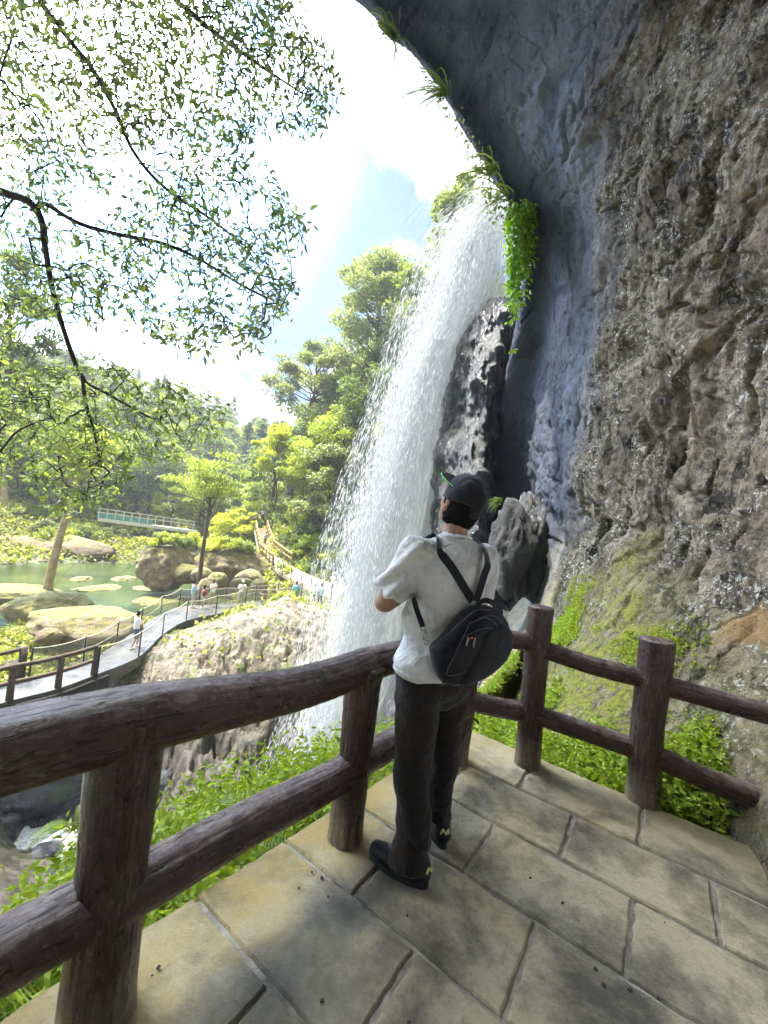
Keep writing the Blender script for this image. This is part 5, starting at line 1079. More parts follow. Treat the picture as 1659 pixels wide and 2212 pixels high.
LG = {
 'bright': leafmat('leaves_bright', [(.15, .19, .03), (.27, .32, .05), (.40, .42, .08)], .45),
 'mid': leafmat('leaves_mid', [(.08, .12, .03), (.17, .22, .055), (.28, .31, .10)], .42),
 'deep': leafmat('leaves_deep', [(.05, .085, .03), (.10, .145, .05), (.18, .22, .08)], .4),
 'silver': leafmat('leaves_pale', [(.10, .13, .045), (.22, .25, .11), (.38, .40, .22)], .4),
 'yellow': leafmat('leaves_yellow', [(.28, .32, .02), (.42, .44, .04), (.52, .50, .07)], .45)}
BARK = simple('bark', (.13, .10, .07), (.06, .045, .032), 6, .9, .02, 20)
PALEB = simple('pale_bark', (.42, .34, .2), (.26, .19, .11), 3, .9, .015, 12)
def branch_path(a, b, k=7, w=.12, rg=None):
    s_ = np.linspace(0, 1, k)[:, None]; L = np.linalg.norm(b-a); p = a+(b-a)*s_; j = (rg or RNG).normal(size=(k, 3))*w*L*.35; j[0] = j[-1] = 0; return p+j
def make_tree(h, cr, nclump, nleaf, ls, mat, seed, trunk_r=.16, conif=False, cz=.35, bark=None, hole=.0, shape=1.):
    rg = np.random.default_rng(seed); e = empty('tree'); mt = MB(); top = np.array([rg.normal()*.3, rg.normal()*.3, h*.82])
    tp = branch_path(np.zeros(3), top, 9, .04, rg); mt.tube(tp, np.linspace(trunk_r, trunk_r*.25, 9), 9)
    cl = []
    for k in range(nclump):
        z = h*(cz+(1-cz)*rg.random()**.85); zr = (z/h-cz)/(1-cz)
        rad = cr*(1-zr)**.8*1.1 if conif else cr*math.sqrt(max(.05, 1-(2*zr-.85)**2*.75))
        a = rg.random()*6.283; rr = rad*math.sqrt(rg.uniform(.15, 1)); c = np.array([math.cos(a)*rr, math.sin(a)*rr, z]); cl.append(c)
        st_ = tp[min(8, max(2, int((z-h*.12)/(h*.82)*8)))]; mt.tube(branch_path(st_, c, 6, .12, rg), np.linspace(trunk_r*.32, .015, 6), 5, cap=False)
    mt.build('trunk', bark or BARK, e)
    cl = np.array(cl); w = rg.uniform(.5, 1.5, nclump); idx = rg.choice(nclump, nleaf, p=w/w.sum()); sz_ = rg.uniform(.16, .34, nclump)*cr*.9
    d_ = rg.normal(size=(nleaf, 3)); d_ /= np.linalg.norm(d_, axis=1)[:, None]; r = rg.uniform(.35, 1, nleaf)**.6
    C = cl[idx]+d_*(r*sz_[idx])[:, None]*np.array([1.25, 1.25, .62]); C += .12*sz_[idx][:, None]*rg.normal(size=(nleaf, 3))
    V, Fq = quad_leaves(C, rg.uniform(.7, 1.3, nleaf)*ls, seed); npmesh('crown', V, Fq, mat, smooth=False, parent=e); return e
PROT = []
specs = [('mid', 11, 3.6, 34, 9000, .30, 0), ('bright', 9, 3.2, 30, 8000, .28, 0), ('deep', 12, 3.4, 40, 9000, .28, 0), ('silver', 12, 4.2, 34, 9500, .33, 0), ('yellow', 8, 3.3, 26, 7000, .30, 0), ('deep', 14, 2.4, 44, 8000, .26, 1), ('mid', 8, 3.4, 26, 7500, .26, 0), ('bright', 11, 3.6, 34, 8500, .30, 0)]
for k, (m_, h, cr, nc_, nl, ls, cf) in enumerate(specs): PROT.append(make_tree(h, cr, nc_, nl, ls, LG[m_], 100+k, conif=bool(cf)))
used = [False]*8
TL = {0: 'mid green', 1: 'bright green', 2: 'dark green', 3: 'pale leaved', 4: 'yellow green', 5: 'dark conical', 6: 'mid green bushy', 7: 'bright green tall'}
def put_tree(k, p, s_, rz, label, group='trees on the wooded slopes'):
    o = PROT[k]
    if used[k]: o = copy_tree(PROT[k])
    used[k] = True; o.location = tuple(p); o.rotation_euler = (0, 0, rz); o.scale = (s_, s_, s_*random.uniform(.9, 1.12)); tag(o, label, 'tree', group); return o
def on(xy): return np.array([xy[0], xy[1], height(np.array([xy]))[0]-.3])
# forest: scattered over the terrain by bearing (px) and distance
cand = []
rgt = np.random.default_rng(5)
for k in range(6000):
    px = rgt.uniform(-150, 1010); d = rgt.uniform(36, 175) if rgt.random() < .55 else rgt.uniform(36, 95); p = P(px, 1106, d)[:2]; cand.append((px, d, p))
H_ = height(np.array([c[2] for c in cand])); kept = []
for (px, d, p), z in zip(cand, H_):
    if z < -5.6 and not (d > 56 and z > -7.2): continue
    if 505 < px < 655 and d < 57: continue
    if 190 < px < 500 and d < 66 and z < -1.5: continue
    if px <= 190 and d < 57: continue
    if px > 600 and d < 41: continue
    if px > 850 and d < 46: continue
    md = 2.9+d*.022
    if any((p[0]-q[0])**2+(p[1]-q[1])**2 < md*md for q, *_ in kept): continue
    kept.append((p, z, px, d))
    if len(kept) > 285: break
zone = lambda px, d: ('behind the pond' if px < 180 else 'behind the footbridge' if px < 430 else 'above the stair bridge' if px < 650 else 'beside the waterfall')
for j, (p, z, px, d) in enumerate(sorted(kept, key=lambda q: q[3])):
    rr = rgt.random()
    if d > 95: k = 2 if rr < .15 else 5 if rr < .35 else 0 if rr < .6 else 1 if rr < .8 else 7
    elif px > 640: k = 3 if rr < .4 else 0 if rr < .6 else 2 if rr < .7 else 7
    elif px > 420: k = 4 if rr < .18 else 1 if rr < .45 else 7 if rr < .65 else 0 if rr < .85 else 2
    else: k = 1 if rr < .3 else 0 if rr < .5 else 6 if rr < .65 else 3 if rr < .75 else 2
    rng_ = 'near' if d < 60 else 'halfway up' if d < 100 else 'on the ridge'
    put_tree(k, (p[0], p[1], z-.4), rgt.uniform(.75, 1.15)*(1+.0012*d), rgt.uniform(0, 6.28), f'{TL[k]} tree {zone(px, d)}, {rng_}', 'trees of the forest slopes')
# trees one can tell apart
def at(px, py, d): return P(px, py, d)
big = make_tree(24, 7.0, 70, 26000, .42, LG['silver'], 300, .45, cz=.30); big.location = tuple(at(800, 930, 56)); tag(big, 'tallest tree on the skyline, broad pale green crown left of the waterfall', 'tree')
big2 = make_tree(15, 6.5, 55, 17000, .40, LG['silver'], 301, .35, cz=.25); big2.location = tuple(at(665, 960, 60)); tag(big2, 'spreading pale green tree left of the tallest one on the skyline', 'tree')
c3_ = make_tree(10, 3.2, 26, 6000, .32, LG['silver'], 302, .2); c3_.location = tuple(at(985, 660, 34)); tag(c3_, 'small tree high on the cliff edge behind the top of the waterfall', 'tree')
c4_ = make_tree(11, 3.6, 30, 8000, .32, LG['mid'], 303, .2); c4_.location = tuple(at(925, 790, 40)); tag(c4_, 'green tree on the steep bank showing through the falling water', 'tree')
c5_ = make_tree(9, 3.0, 30, 8000, .30, LG['yellow'], 304, .2); c5_.location = tuple(at(590, 1075, 50)); tag(c5_, 'vivid yellow-green tree right above the stair bridge', 'tree')
c6_ = make_tree(9, 4.4, 36, 9000, .28, LG['bright'], 305, .2); c6_.location = tuple(at(745, 1060, 44)); tag(c6_, 'fresh green spreading tree close to the left edge of the waterfall', 'tree')
c7_ = make_tree(17, 3.0, 44, 13000, .24, LG['deep'], 306, .25, cz=.3); c7_.location = tuple(at(-5, 1020, 30)); tag(c7_, 'tall dark tree cut by the left edge of the picture', 'tree')
# dark trunk tree beside the pond
def pole_tree(path, r0, r1, crown_c, crown_r, nleaf, ls, lm, bark, label, seed):
    path = crom(np.array(path), 16); e = empty('tree', tuple(path[0]), label=label, cat='tree'); o = np.array(e.location); rg = np.random.default_rng(seed)
    m_ = MB(); m_.tube(path-o, np.linspace(r0, r1, 16), 12)
    cs = []
    for k in range(26):
        c = crown_c+rg.normal(size=3)*crown_r*.5; cs.append(c); st_ = path[rg.integers(9, 16)]; m_.tube(branch_path(st_, c, 6, .15, rg)-o, np.linspace(.05, .012, 6), 5, cap=False)
    m_.build('trunk', bark, e); cs = np.array(cs); idx = rg.integers(0, 26, nleaf); C = cs[idx]+rg.normal(size=(nleaf, 3))*crown_r*.2*np.array([1.2, 1.2, .5])
    V, Fq = quad_leaves(C-o, rg.uniform(.7, 1.3, nleaf)*ls, seed, up=.7); npmesh('crown', V, Fq, lm, smooth=False, parent=e); return e
pole_tree([P(430, 1262, 34), P(438, 1190, 34), P(450, 1120, 34), P(456, 1060, 34)], .20, .09, P(458, 1030, 34), np.array([2.6, 2.2, 1.6]), 5200, .22, LG['bright'], BARK, 'slim dark-trunked tree with flat leafy sprays behind the group on the walkway', 401)
pole_tree([P(99, 1292, 31), P(113, 1225, 31), P(130, 1158, 31), P(147, 1100, 31), P(166, 1035, 31), P(178, 960, 31)], .32, .14, P(165, 960, 31), np.array([3.4, 2.2, 2.2]), 5000, .24, LG['bright'], PALEB, 'pale leaning bare-trunked tree standing on the pond shore', 402)
pole_tree([P(10, 1090, 44), P(9, 1040, 44), P(12, 990, 44)], .3, .2, P(20, 950, 44), np.array([3.4, 2.2, 2.2]), 4000, .28, LG['mid'], PALEB, 'pale straight trunk at the far left beyond the pond', 403)
# ---- shrubs
def make_bush(r, n, ls, mat, seed, squash=.6):
    rg = np.random.default_rng(seed); cs = rg.normal(size=(14, 3))*r*.45; cs[:, 2] = np.abs(cs[:, 2])*squash+r*.15; e = empty('shrub'); m_ = MB()
    for c in cs: m_.tube(branch_path(np.array([0, 0, -.2]), c, 5, .15, rg), np.linspace(.035, .01, 5), 5, cap=False)
    m_.build('stems', BARK, e); d_ = rg.normal(size=(n, 3)); d_ /= np.linalg.norm(d_, axis=1)[:, None]; idx = rg.integers(0, 14, n); C = cs[idx]+d_*r*rg.uniform(.1, .42, n)[:, None]*np.array([1, 1, .7])
    V, Fq = quad_leaves(C, rg.uniform(.7, 1.3, n)*ls, seed, up=.6); npmesh('foliage', V, Fq, mat, smooth=False, parent=e); return e
BP = [make_bush(1.3, 2400, .17, LG[m_], 500+k) for k, m_ in enumerate(('bright', 'mid', 'deep', 'yellow', 'silver'))]; bused = [False]*5
BN = ['bright green', 'mid green', 'dark green', 'yellow green', 'pale green']
def put_bush(k, p, s_, label, group=None):
    o = copy_tree(BP[k]) if bused[k] else BP[k]
    bused[k] = True; o.location = tuple(p); o.rotation_euler = (0, 0, random.uniform(0, 6.28)); o.scale = (s_, s_, s_*random.uniform(.8, 1.1)); tag(o, label, 'shrub', group)
# on banks, placed over the terrain
bz = [((215, 400), (60, 90), 26, (1, 3, 4), 1.4, 'on the valley floor under the footbridge'), ((290, 420), (37.5, 46), 22, (0, 3, 1), 1.1, 'on top of the pond outcrop'), ((-60, 230), (52, 72), 30, (0, 1, 3, 4), 1.5, 'on the far left bank of the pond'),
      ((600, 800), (37, 52), 46, (1, 2, 0, 3), 1.35, 'on the steep bank right of the stair bridge'), ((420, 555), (41, 58), 44, (1, 2, 4, 0), 1.3, 'on the slope left of the stair bridge'), ((560, 760), (31.5, 37), 12, (3, 1), .8, 'below the stair bridge'), ((330, 560), (32, 38), 18, (3, 0), .7, 'along the pond side of the walkway')]
for (x0, x1), (d0, d1), n, kk, s_, where in bz:
    for j in range(n):
        px = random.uniform(x0, x1); d = random.uniform(d0, d1); p = P(px, 1106, d)[:2]; z = height(p[None])[0]
        if z < -7.3: continue
        if 548 < px < 632 and d < 58 and d > 30:
            continue
        k = random.choice(kk); put_bush(k, (p[0], p[1], z-.1), s_*random.uniform(.6, 1.3), f'{BN[k]} shrub {where}', 'shrubs on the banks')

for k, (x, y, d, s_) in enumerate(((345, 1176, 37.5, .9), (372, 1170, 38, 1.0), (395, 1180, 38.5, .8), (470, 1188, 40, .9), (505, 1182, 41, 1.1), (530, 1190, 41, .9), (425, 1180, 41, 1.1))):
    put_bush((3, 0, 1)[k % 3], P(x, y, d), s_, f'{BN[(3, 0, 1)[k % 3]]} shrub growing on top of the rocks right of the pond', 'shrubs on the banks')
# ================================================================== OVERHANGING BRANCHES (nearest tree, its trunk stands left of the frame)
LFRONT = leafmat('branch_leaves', [(.09, .12, .075), (.14, .18, .10), (.19, .24, .10), (.34, .38, .10)], .5, .45, 0)
TWIG = simple('twig_bark', (.06, .045, .04), (.03, .025, .025), 12, .85, .004, 60)
ot = empty('tree', (-8.2, 3.0, -6.2), label='leafy branches of a near tree hanging into the upper left of the picture', cat='tree'); oo = np.array(ot.location)
limbs = [[('w', -8.2, 3.0, -6.2), ('w', -8.0, 3.1, -2), ('w', -7.6, 3.3, 1.5), ('w', -7.2, 3.5, 4.5), ('w', -6.8, 3.6, 8)],
 [('w', -7.3, 3.4, 3.6), ('w', -5.6, 3.8, 4.5), (0, 413, 4.2), (80, 455, 4.3), (98, 540, 4.5), (112, 620, 4.7), (140, 720, 4.9), (178, 815, 5.1), (230, 850, 5.2), (330, 905, 5.4)],
 [(80, 455, 4.3), (95, 440, 4.35), (165, 480, 4.4), (250, 505, 4.6), (350, 525, 4.8), (430, 560, 5.0), (520, 615, 5.2), (600, 655, 5.4)],
 [('w', -6.8, 3.6, 7.6), ('w', -5.2, 4.0, 9), (60, -60, 4.6), (130, 60, 4.6), (200, 150, 4.7), (250, 240, 4.8), (290, 330, 4.9), (355, 405, 5.0), (450, 470, 5.2), (540, 540, 5.3)],
 [('w', -5.2, 4.0, 9), (200, -120, 5.0), (330, -40, 5.0), (450, 60, 5.1), (560, 140, 5.2), (650, 200, 5.3)],
 [(178, 815, 5.1), (185, 870, 5.2), (205, 940, 5.2), (215, 1000, 5.1)],
 [('w', -7.9, 3.1, -1.0), ('w', -5.5, 3.6, .2), (-60, 1235, 4.3), (0, 1256, 4.3), (60, 1262, 4.3), (110, 1275, 4.4), (152, 1298, 4.4)],
 [(110, 1275, 4.4), (155, 1225, 4.5), (205, 1195, 4.6), (262, 1165, 4.8)],
 [(152, 1298, 4.4), (205, 1268, 4.5), (262, 1238, 4.6), (318, 1200, 4.7)],
 [(0, 413, 4.2), ('w', -4.6, 3.9, 5.1), (-20, 200, 4.5), (20, 100, 4.5), (60, -20, 4.6)],
 [('w', -7.9, 3.2, -.5), ('w', -5.4, 3.8, 1.6), (-60, 1010, 4.5), (40, 930, 4.6), (120, 900, 4.8)]]
nodes = []; par = []; tips = []
def addlimb(l):
    q = crom(np.array([np.array(p[1:], float) if p[0] == 'w' else P(*p) for p in l]), len(l)*7)
    if nodes: prev = int(np.argmin(np.linalg.norm(np.array(nodes)-q[0], axis=1)))
    else: prev = -1
    for x in q: nodes.append(x); par.append(prev); prev = len(nodes)-1
for l in limbs: addlimb(l)
nl0 = len(nodes)
# where leaves are in the picture, used as attraction points at several distances
poly = [(-40, -120), (610, -160), (640, 20), (715, 120), (735, 240), (690, 290), (600, 285), (560, 330), (620, 430), (668, 470), (640, 560), (640, 650), (560, 760), (505, 760), (505, 700), (440, 770), (300, 720), (230, 700), (150, 740), (40, 720), (-40, 800)]
poly2 = [(-40, 740), (90, 790), (230, 770), (330, 820), (420, 830), (500, 860), (480, 920), (440, 960), (380, 985), (300, 1010), (240, 1090), (120, 1120), (40, 1010), (-40, 1080)]
def inpoly(x, y, pl):
    c = False; j = len(pl)-1
    for i in range(len(pl)):
        if (pl[i][1] > y) != (pl[j][1] > y) and x < (pl[j][0]-pl[i][0])*(y-pl[i][1])/(pl[j][1]-pl[i][1])+pl[i][0]: c = not c
        j = i
    return c
rg = np.random.default_rng(21); att = []; axy = np.zeros((4000, 2)); tries = 0
while len(att) < 3200 and tries < 120000:
    x, y = rg.uniform(-60, 760), rg.uniform(-150, 1120); tries += 1
    if len(att) and np.min(np.sum((axy[:len(att)]-[x, y])**2, axis=1)) < 82: continue
    axy[len(att)] = (x, y)
    if inpoly(x, y, poly): 
        dens = .5+.5*vn(np.array([[x/90., y/90., 3.]]))[0]+(.25 if y < 300 else 0)
        if rg.random() < dens: att.append(P(x, y, rg.uniform(3.9, 6.4)))
    elif inpoly(x, y, poly2) and rg.random() < .62: att.append(P(x, y, rg.uniform(4.3, 6.6)))
att = np.array(att); N0 = np.array(nodes)[:nl0]; dmin = np.array([np.min(np.linalg.norm(N0[30:]-a, axis=1)) for a in att]); order = np.argsort(dmin); NA = list(nodes)
arr = np.zeros((34000, 3)); arr[:len(nodes)] = nodes; cnt = len(nodes)
for i in order:
    a = att[i]; d_ = np.linalg.norm(arr[30:cnt]-a, axis=1); j = int(np.argmin(d_))+30; L = d_[j-30]; k = max(2, int(L/.11)); prev = j
    base_ = arr[j]; sag = np.array([0, 0, -1.])*L*.12
    k = min(k, 14)
    for s_ in range(1, k+1):
        f_ = s_/k; q = base_+(a-base_)*f_+sag*math.sin(math.pi*f_)*-.6+rg.normal(size=3)*.012
        arr[cnt] = q; par.append(prev); prev = cnt; cnt += 1
    tips.append(prev)
    if cnt > 33900: break
arr = arr[:cnt]; par = np.array(par[:cnt]); wgt = np.zeros(cnt)
for t_ in tips: wgt[t_] += 1
wgt[nl0-1] += 1
for i in range(cnt-1, 0, -1):
    if par[i] >= 0: wgt[par[i]] += wgt[i]
rad = np.clip(.0018*np.maximum(wgt, .6)**.44, .0020, .16); rad[:35] = np.maximum(rad[:35], np.linspace(.22, .12, 35))
seg = [(i, par[i]) for i in range(cnt) if par[i] >= 0]; V = []; Fs_ = []; ns = 5; a5 = np.linspace(0, 2*math.pi, ns, endpoint=False)
for s_, (i, j) in enumerate(seg):
    p, q = arr[j], arr[i]; t_ = q-p; L = np.linalg.norm(t_)+1e-9; t_ /= L; u = np.cross(t_, [.3, .9, .1]); u /= np.linalg.norm(u); w = np.cross(t_, u); cs, sn_ = np.cos(a5)[:, None], np.sin(a5)[:, None]
    rj = min(rad[j], rad[i]*1.35); V += [p-t_*L*.04+(cs*u+sn_*w)*rj, q+(cs*u+sn_*w)*rad[i]]
V = np.concatenate(V); b_ = np.arange(len(seg))[:, None, None]*2*ns; j_ = np.arange(ns); qd = np.stack([j_, (j_+1) % ns, ns+(j_+1) % ns, ns+j_], 1)[None]
npmesh('branches', V-oo, (b_+qd).reshape(-1, 4), TWIG, parent=ot)
# leaves: alternate along every fine twig
LC = []; LD = []
for i in range(nl0, cnt):
    if rad[i] > .010: continue
    t_ = arr[i]-arr[par[i]]; L = np.linalg.norm(t_)+1e-9; t_ /= L; sd_ = np.cross(t_, [0, 0, 1.]); sd_ /= np.linalg.norm(sd_)+1e-9
    nn_ = rg.choice([1, 1, 2]) if rad[i] < .007 else rg.choice([0, 1, 1])
    for k in range(nn_):
        sg = 1 if (i+k) % 2 else -1; LC.append(arr[par[i]]+(arr[i]-arr[par[i]])*rg.random()); LD.append(t_*.5+sd_*sg*.75+np.array([0, 0, -.55])+rg.normal(size=3)*.3)
for t_i in tips:
    if t_i >= cnt: continue
    for k in range(3): LC.append(arr[t_i]+rg.normal(size=3)*.04); LD.append(np.array([0, 0, -.6])+rg.normal(size=3)*.7)
LC = np.array(LC); LD = np.array(LD); LS = rg.uniform(.055, .115, len(LC)); V, Fh = leaf_faces(LC-oo, LD, LS, .38, .10, 3); npmesh('leaves', V, Fh, LFRONT, smooth=False, parent=ot)
print('front leaves', len(LC), 'segments', len(seg))

# ================================================================== PLANTS BY THE TERRACE
LNEAR = leafmat('herb_leaves', [(.16, .23, .02), (.31, .40, .04), (.48, .55, .09)], .45, .5, .1)
FERN = leafmat('fern_green', [(.20, .30, .05), (.32, .42, .08), (.44, .50, .12)], .45, .5, .1)
def make_fern(n, L, seed):
    rg = np.random.default_rng(seed); e = empty('fern')
    for k in range(n):
        a = k/n*6.283+rg.uniform(-.3, .3); dr_ = np.array([math.cos(a), math.sin(a), 0]); s_ = np.linspace(0, 1, 26); Lk = L*rg.uniform(.75, 1.15); el = rg.uniform(.7, 1.2)
        path = dr_*(s_*Lk*.85)[:, None]+np.array([0, 0, 1.])*(Lk*(el*s_-(.35+el*.55)*s_**2))[:, None]; m_ = MB(); m_.tube(path, np.linspace(.004, .0012, 26), 5, cap=False); fr = m_.build('frond', FERN, e)
        tg = np.gradient(path, axis=0); tg /= np.linalg.norm(tg, axis=1)[:, None]; sd_ = np.cross(tg, [0, 0, 1.]); sd_ /= np.linalg.norm(sd_, axis=1)[:, None]
        C = []; Dd = []; Sz = []
        for i in range(3, 26):
            ln = Lk*.22*math.sin(math.pi*min(1, (s_[i]*.86+.12)))**.8
            for sg in (-1, 1): C.append(path[i]); Dd.append(sd_[i]*sg+tg[i]*.35+np.array([0, 0, -.12])); Sz.append(ln)
        C = np.array(C); Dd = np.array(Dd); Dd /= np.linalg.norm(Dd, axis=1)[:, None]; Sz = np.array(Sz)[:, None]; w = np.repeat(tg[3:], 2, axis=0)*Lk*.013
        V = np.stack([C-w*.6, C+Dd*Sz*.5-w*.9, C+Dd*Sz, C+Dd*Sz*.5+w*.9, C+w*.6], 1).reshape(-1, 3); npmesh('leaflets', V, np.arange(len(V)).reshape(-1, 5), FERN, smooth=False, parent=fr)
    return e
ferns = [make_fern(8, .42, 701), make_fern(6, .34, 702)]
def gz(p): return height(np.array([[p[0], p[1]]]))[0]
fpos = [(-.92, 1.50, 1.0), (-.75, 1.72, .9), (-.55, 1.95, 1.0), (-.42, 2.12, .8), (-.62, 2.2, 1.0), (.02, 2.48, .7), (-1.15, 1.35, .9), (-.3, 2.3, .8), (.2, 2.72, .7), (-1.0, 1.95, 1.1), (-.85, 2.3, 1.1), (-1.35, 1.7, 1.2), (-.2, 2.75, .9), (-1.3, 2.2, 1.1)]
for k, (x, y, s_) in enumerate(fpos):
    o = ferns[k % 2] if k < 2 else copy_tree(ferns[k % 2]); z = max(gz((x, y)), -.55)
    o.location = (x, y, z+.05); o.rotation_euler = (0, 0, random.uniform(0, 6)); o.scale = (s_,)*3; tag(o, 'green fern growing just below the terrace edge under the left railing', 'fern', 'ferns below the left railing')
o = copy_tree(ferns[1]); o.location = tuple(P(165, 1800, 2.1)); o.scale = (.75, .75, .95); tag(o, 'tall yellowish fern arching up left of the leftmost railing post', 'fern')
# leafy ground cover beyond the left railing and behind the corner, and on the slope under the right railing
def scatter_plants(pts, nrm, hgt, n_l, ls, seed):
    rg = np.random.default_rng(seed); C = []; Dd = []; S_ = []
    for p, nn_ in zip(pts, nrm):
        h = hgt*rg.uniform(.4, 1.2); ax = nn_*.5+np.array([0, 0, .8])+rg.normal(size=3)*.35; ax /= np.linalg.norm(ax)
        for k in range(n_l):
            f_ = (k+1)/n_l; a = rg.random()*6.283; dd_ = np.array([math.cos(a), math.sin(a), rg.uniform(-.2, .5)]); C.append(p+ax*h*f_); Dd.append(dd_+ax*.2); S_.append(ls*rg.uniform(.6, 1.3)*(1.1-.5*f_))
    return np.array(C), np.array(Dd), np.array(S_)
rg = np.random.default_rng(31); pts = []
while len(pts) < 2600:
    a = rg.uniform(-1.9, 3.2); off = abs(rg.normal())*.75+.02; q = p0+(p2-p0)/np.linalg.norm(p2-p0)*a; nrm_ = np.array([-.74, .67]); pp = q+nrm_*(.30+off)
    if a > 1.75: pp = p2+np.array([rg.uniform(-1.0, .9), rg.uniform(.45, 1.6)])
    z = gz(pp)
    pts.append((pp[0], pp[1], min(z, -.30) if off < .35 else z))
pts = np.array(pts); C, Dd, S_ = scatter_plants(pts, np.tile([0, 0, 1.], (len(pts), 1)), .42, 9, .085, 41)
V, Fh = leaf_faces(C, Dd, S_, .42, .12, 5); o = npmesh('leafy_undergrowth', V, Fh, LNEAR, smooth=False); tag(o, 'bright green leafy undergrowth beside the terrace edge', 'undergrowth', kind='stuff')
# cover on the rock foot: sample the shell where it is low
fl = SHELL.reshape(-1, 3); fn = SHELLN.reshape(-1, 3); zz_ = fl[:, 2]
pr_ = np.clip((1.0-zz_)/.9, 0, 1)*(fl[:, 1] > .9)*(fl[:, 1] < 7)*(zz_ > -.6); pr_ *= np.clip(fbm(fl, 1.3, 3)*2.6+.55, 0, 1); pr_ *= np.clip((.62-(fl[:, 0]-.66*fl[:, 1]))/.2, .0, 1)
ar_ = np.linalg.norm(np.cross(np.gradient(SHELL, axis=0), np.gradient(SHELL, axis=1)), axis=-1).ravel(); pr_ = pr_*ar_; idx = rg.choice(len(fl), 16000, p=pr_/pr_.sum())
C, Dd, S_ = scatter_plants(fl[idx], fn[idx], .05, 5, .030, 43)
V, Fh = leaf_faces(C, Dd, S_, .6, .1, 6); o = npmesh('moss_and_herbs', V, Fh, leafmat('tiny_leaves', [(.16, .21, .02), (.31, .36, .035), (.48, .50, .08)], .4, .6, 0), smooth=False); tag(o, 'small bright leaves and moss covering the foot of the rock wall', 'ground cover', kind='stuff')
idx = rg.choice(len(fl), 3600, p=(pr_*(zz_ < .35))/(pr_*(zz_ < .35)).sum()); C, Dd, S_ = scatter_plants(fl[idx], fn[idx], .13, 7, .055, 44)
V, Fh = leaf_faces(C, Dd, S_, .5, .1, 16); o = npmesh('leafy_undergrowth', V, Fh, LNEAR, smooth=False); tag(o, 'bright leafy herbs at the foot of the rock wall behind the right railing', 'undergrowth', kind='stuff')
# terrain cover: tufts on the banks and slopes
rg = np.random.default_rng(33); M_ = 60000; th_ = rg.uniform(math.radians(-62), math.radians(12), M_); rr_ = 9*np.exp(rg.random(M_)*math.log(90/9)); xy = np.c_[np.sin(th_)*rr_, np.cos(th_)*rr_]; z = height(xy)
bare_d = np.hypot(xy[:, 0]+4.6, (xy[:, 1]-16.7)*.85)+3*fbm(np.c_[xy, z*0], .7, 3); dw = np.min(np.linalg.norm(xy[:, None]-crom((near_e+far_e)/2, 60)[None, :, :2], axis=2), axis=1)
ok = (z > -7.5)&(dw > 1.4)&((bare_d > 8.6)|((rg.random(M_) < .035))); xy = xy[ok]; z = z[ok]; rr_ = rr_[ok]
n = len(z); print('tufts', n); rep = 3; C = np.repeat(np.c_[xy, z], rep, axis=0)+rg.normal(size=(n*rep, 3))*np.repeat(.12+rr_*.004, rep)[:, None]*np.array([1, 1, .4]); C[:, 2] += np.repeat(.10+rr_*.004, rep)
V, Fq = quad_leaves(C, np.repeat(.10+rr_*.0065, rep)*rg.uniform(.6, 1.4, n*rep), 9, up=.6, wr=.55); o = npmesh('bank_vegetation', V, Fq, leafmat('bank_leaves', [(.12, .15, .02), (.26, .28, .04), (.42, .40, .09)], .4, .6, 0), smooth=False); tag(o, 'grass and low plants covering the banks', 'ground cover', kind='stuff')
# ---- vine curtain hanging from the rim
VINE = leafmat('vine_leaves', [(.14, .26, .015), (.24, .40, .02), (.34, .48, .05)], .5, .4, 0)
vn_ = empty('vine', tuple(P(1118, 455, 9)), label='bright green leafy vine curtain hanging from the rock rim beside the waterfall', cat='vine'); o_ = np.array(vn_.location); rg = np.random.default_rng(51); C = []; Dd = []; m_ = MB()
for k in range(26):
    x0 = rg.uniform(1100, 1150); d0 = 8.6+rg.uniform(-.15, .5); yb = 760-abs(x0-1112)*4.5-rg.uniform(0, 150); yb = max(yb, 540); pth = np.array([P(x0+rg.normal()*3-(y-455)*.02, y, d0) for y in np.linspace(440, yb, 12)]); m_.tube(pth-o_, .004, 4, cap=False)
    for i in range(11):
        for q in range(6): f_ = rg.random(); C.append(pth[i]*(1-f_)+pth[i+1]*f_+rg.normal(size=3)*.045); Dd.append([rg.normal()*.5, -.5, -.9])
pth = crom(np.array([P(1130, 700, 8.6), P(1140, 730, 8.6), P(1136, 748, 8.6), P(1118, 755, 8.6), P(1108, 757, 8.6)]), 20); m_.tube(pth-o_, .004, 4)
for q in range(5): C.append(pth[-1]); Dd.append([rg.normal(), -.3, rg.normal()])
m_.build('stems', TWIG, vn_); V, Fh = leaf_faces(np.array(C)-o_, np.array(Dd), rg.uniform(.09, .19, len(C)), .55, .08, 8); npmesh('leaves', V, Fh, VINE, smooth=False, parent=vn_)
# ---- grasses and creepers along the rim
def rim_grass(px, py, d, n, L, lean, label, seed, lm):
    rg = np.random.default_rng(seed); p = P(px, py, d); e = empty('hanging_grass', tuple(p), label=label, cat='grass clump', group=None); V = []; F_ = []; c = 0
    for k in range(n):
        a = rg.normal(size=3)*.22; s_ = np.linspace(0, 1, 9); dr_ = np.array([lean, rg.normal()*.2, 0])+a; Lk = L*rg.uniform(.5, 1.1); pt = rg.normal(size=3)*.05+dr_*(s_*Lk)[:, None]+np.array([0, 0, 1.])*(Lk*(.25*s_-1.1*s_**2))[:, None]
        w = np.linspace(.017, .002, 9)[:, None]*np.array([.3, 0, .95])
        for i in range(9): V += [pt[i]-w[i], pt[i]+w[i]]
        for i in range(8): F_.append((c+2*i, c+2*i+1, c+2*i+3, c+2*i+2))
        c += 18
    npmesh('blades', np.array(V), np.array(F_), lm, smooth=False, parent=e)
GRS = leafmat('grass_blades', [(.05, .07, .02), (.10, .13, .03), (.2, .24, .06)], .4)
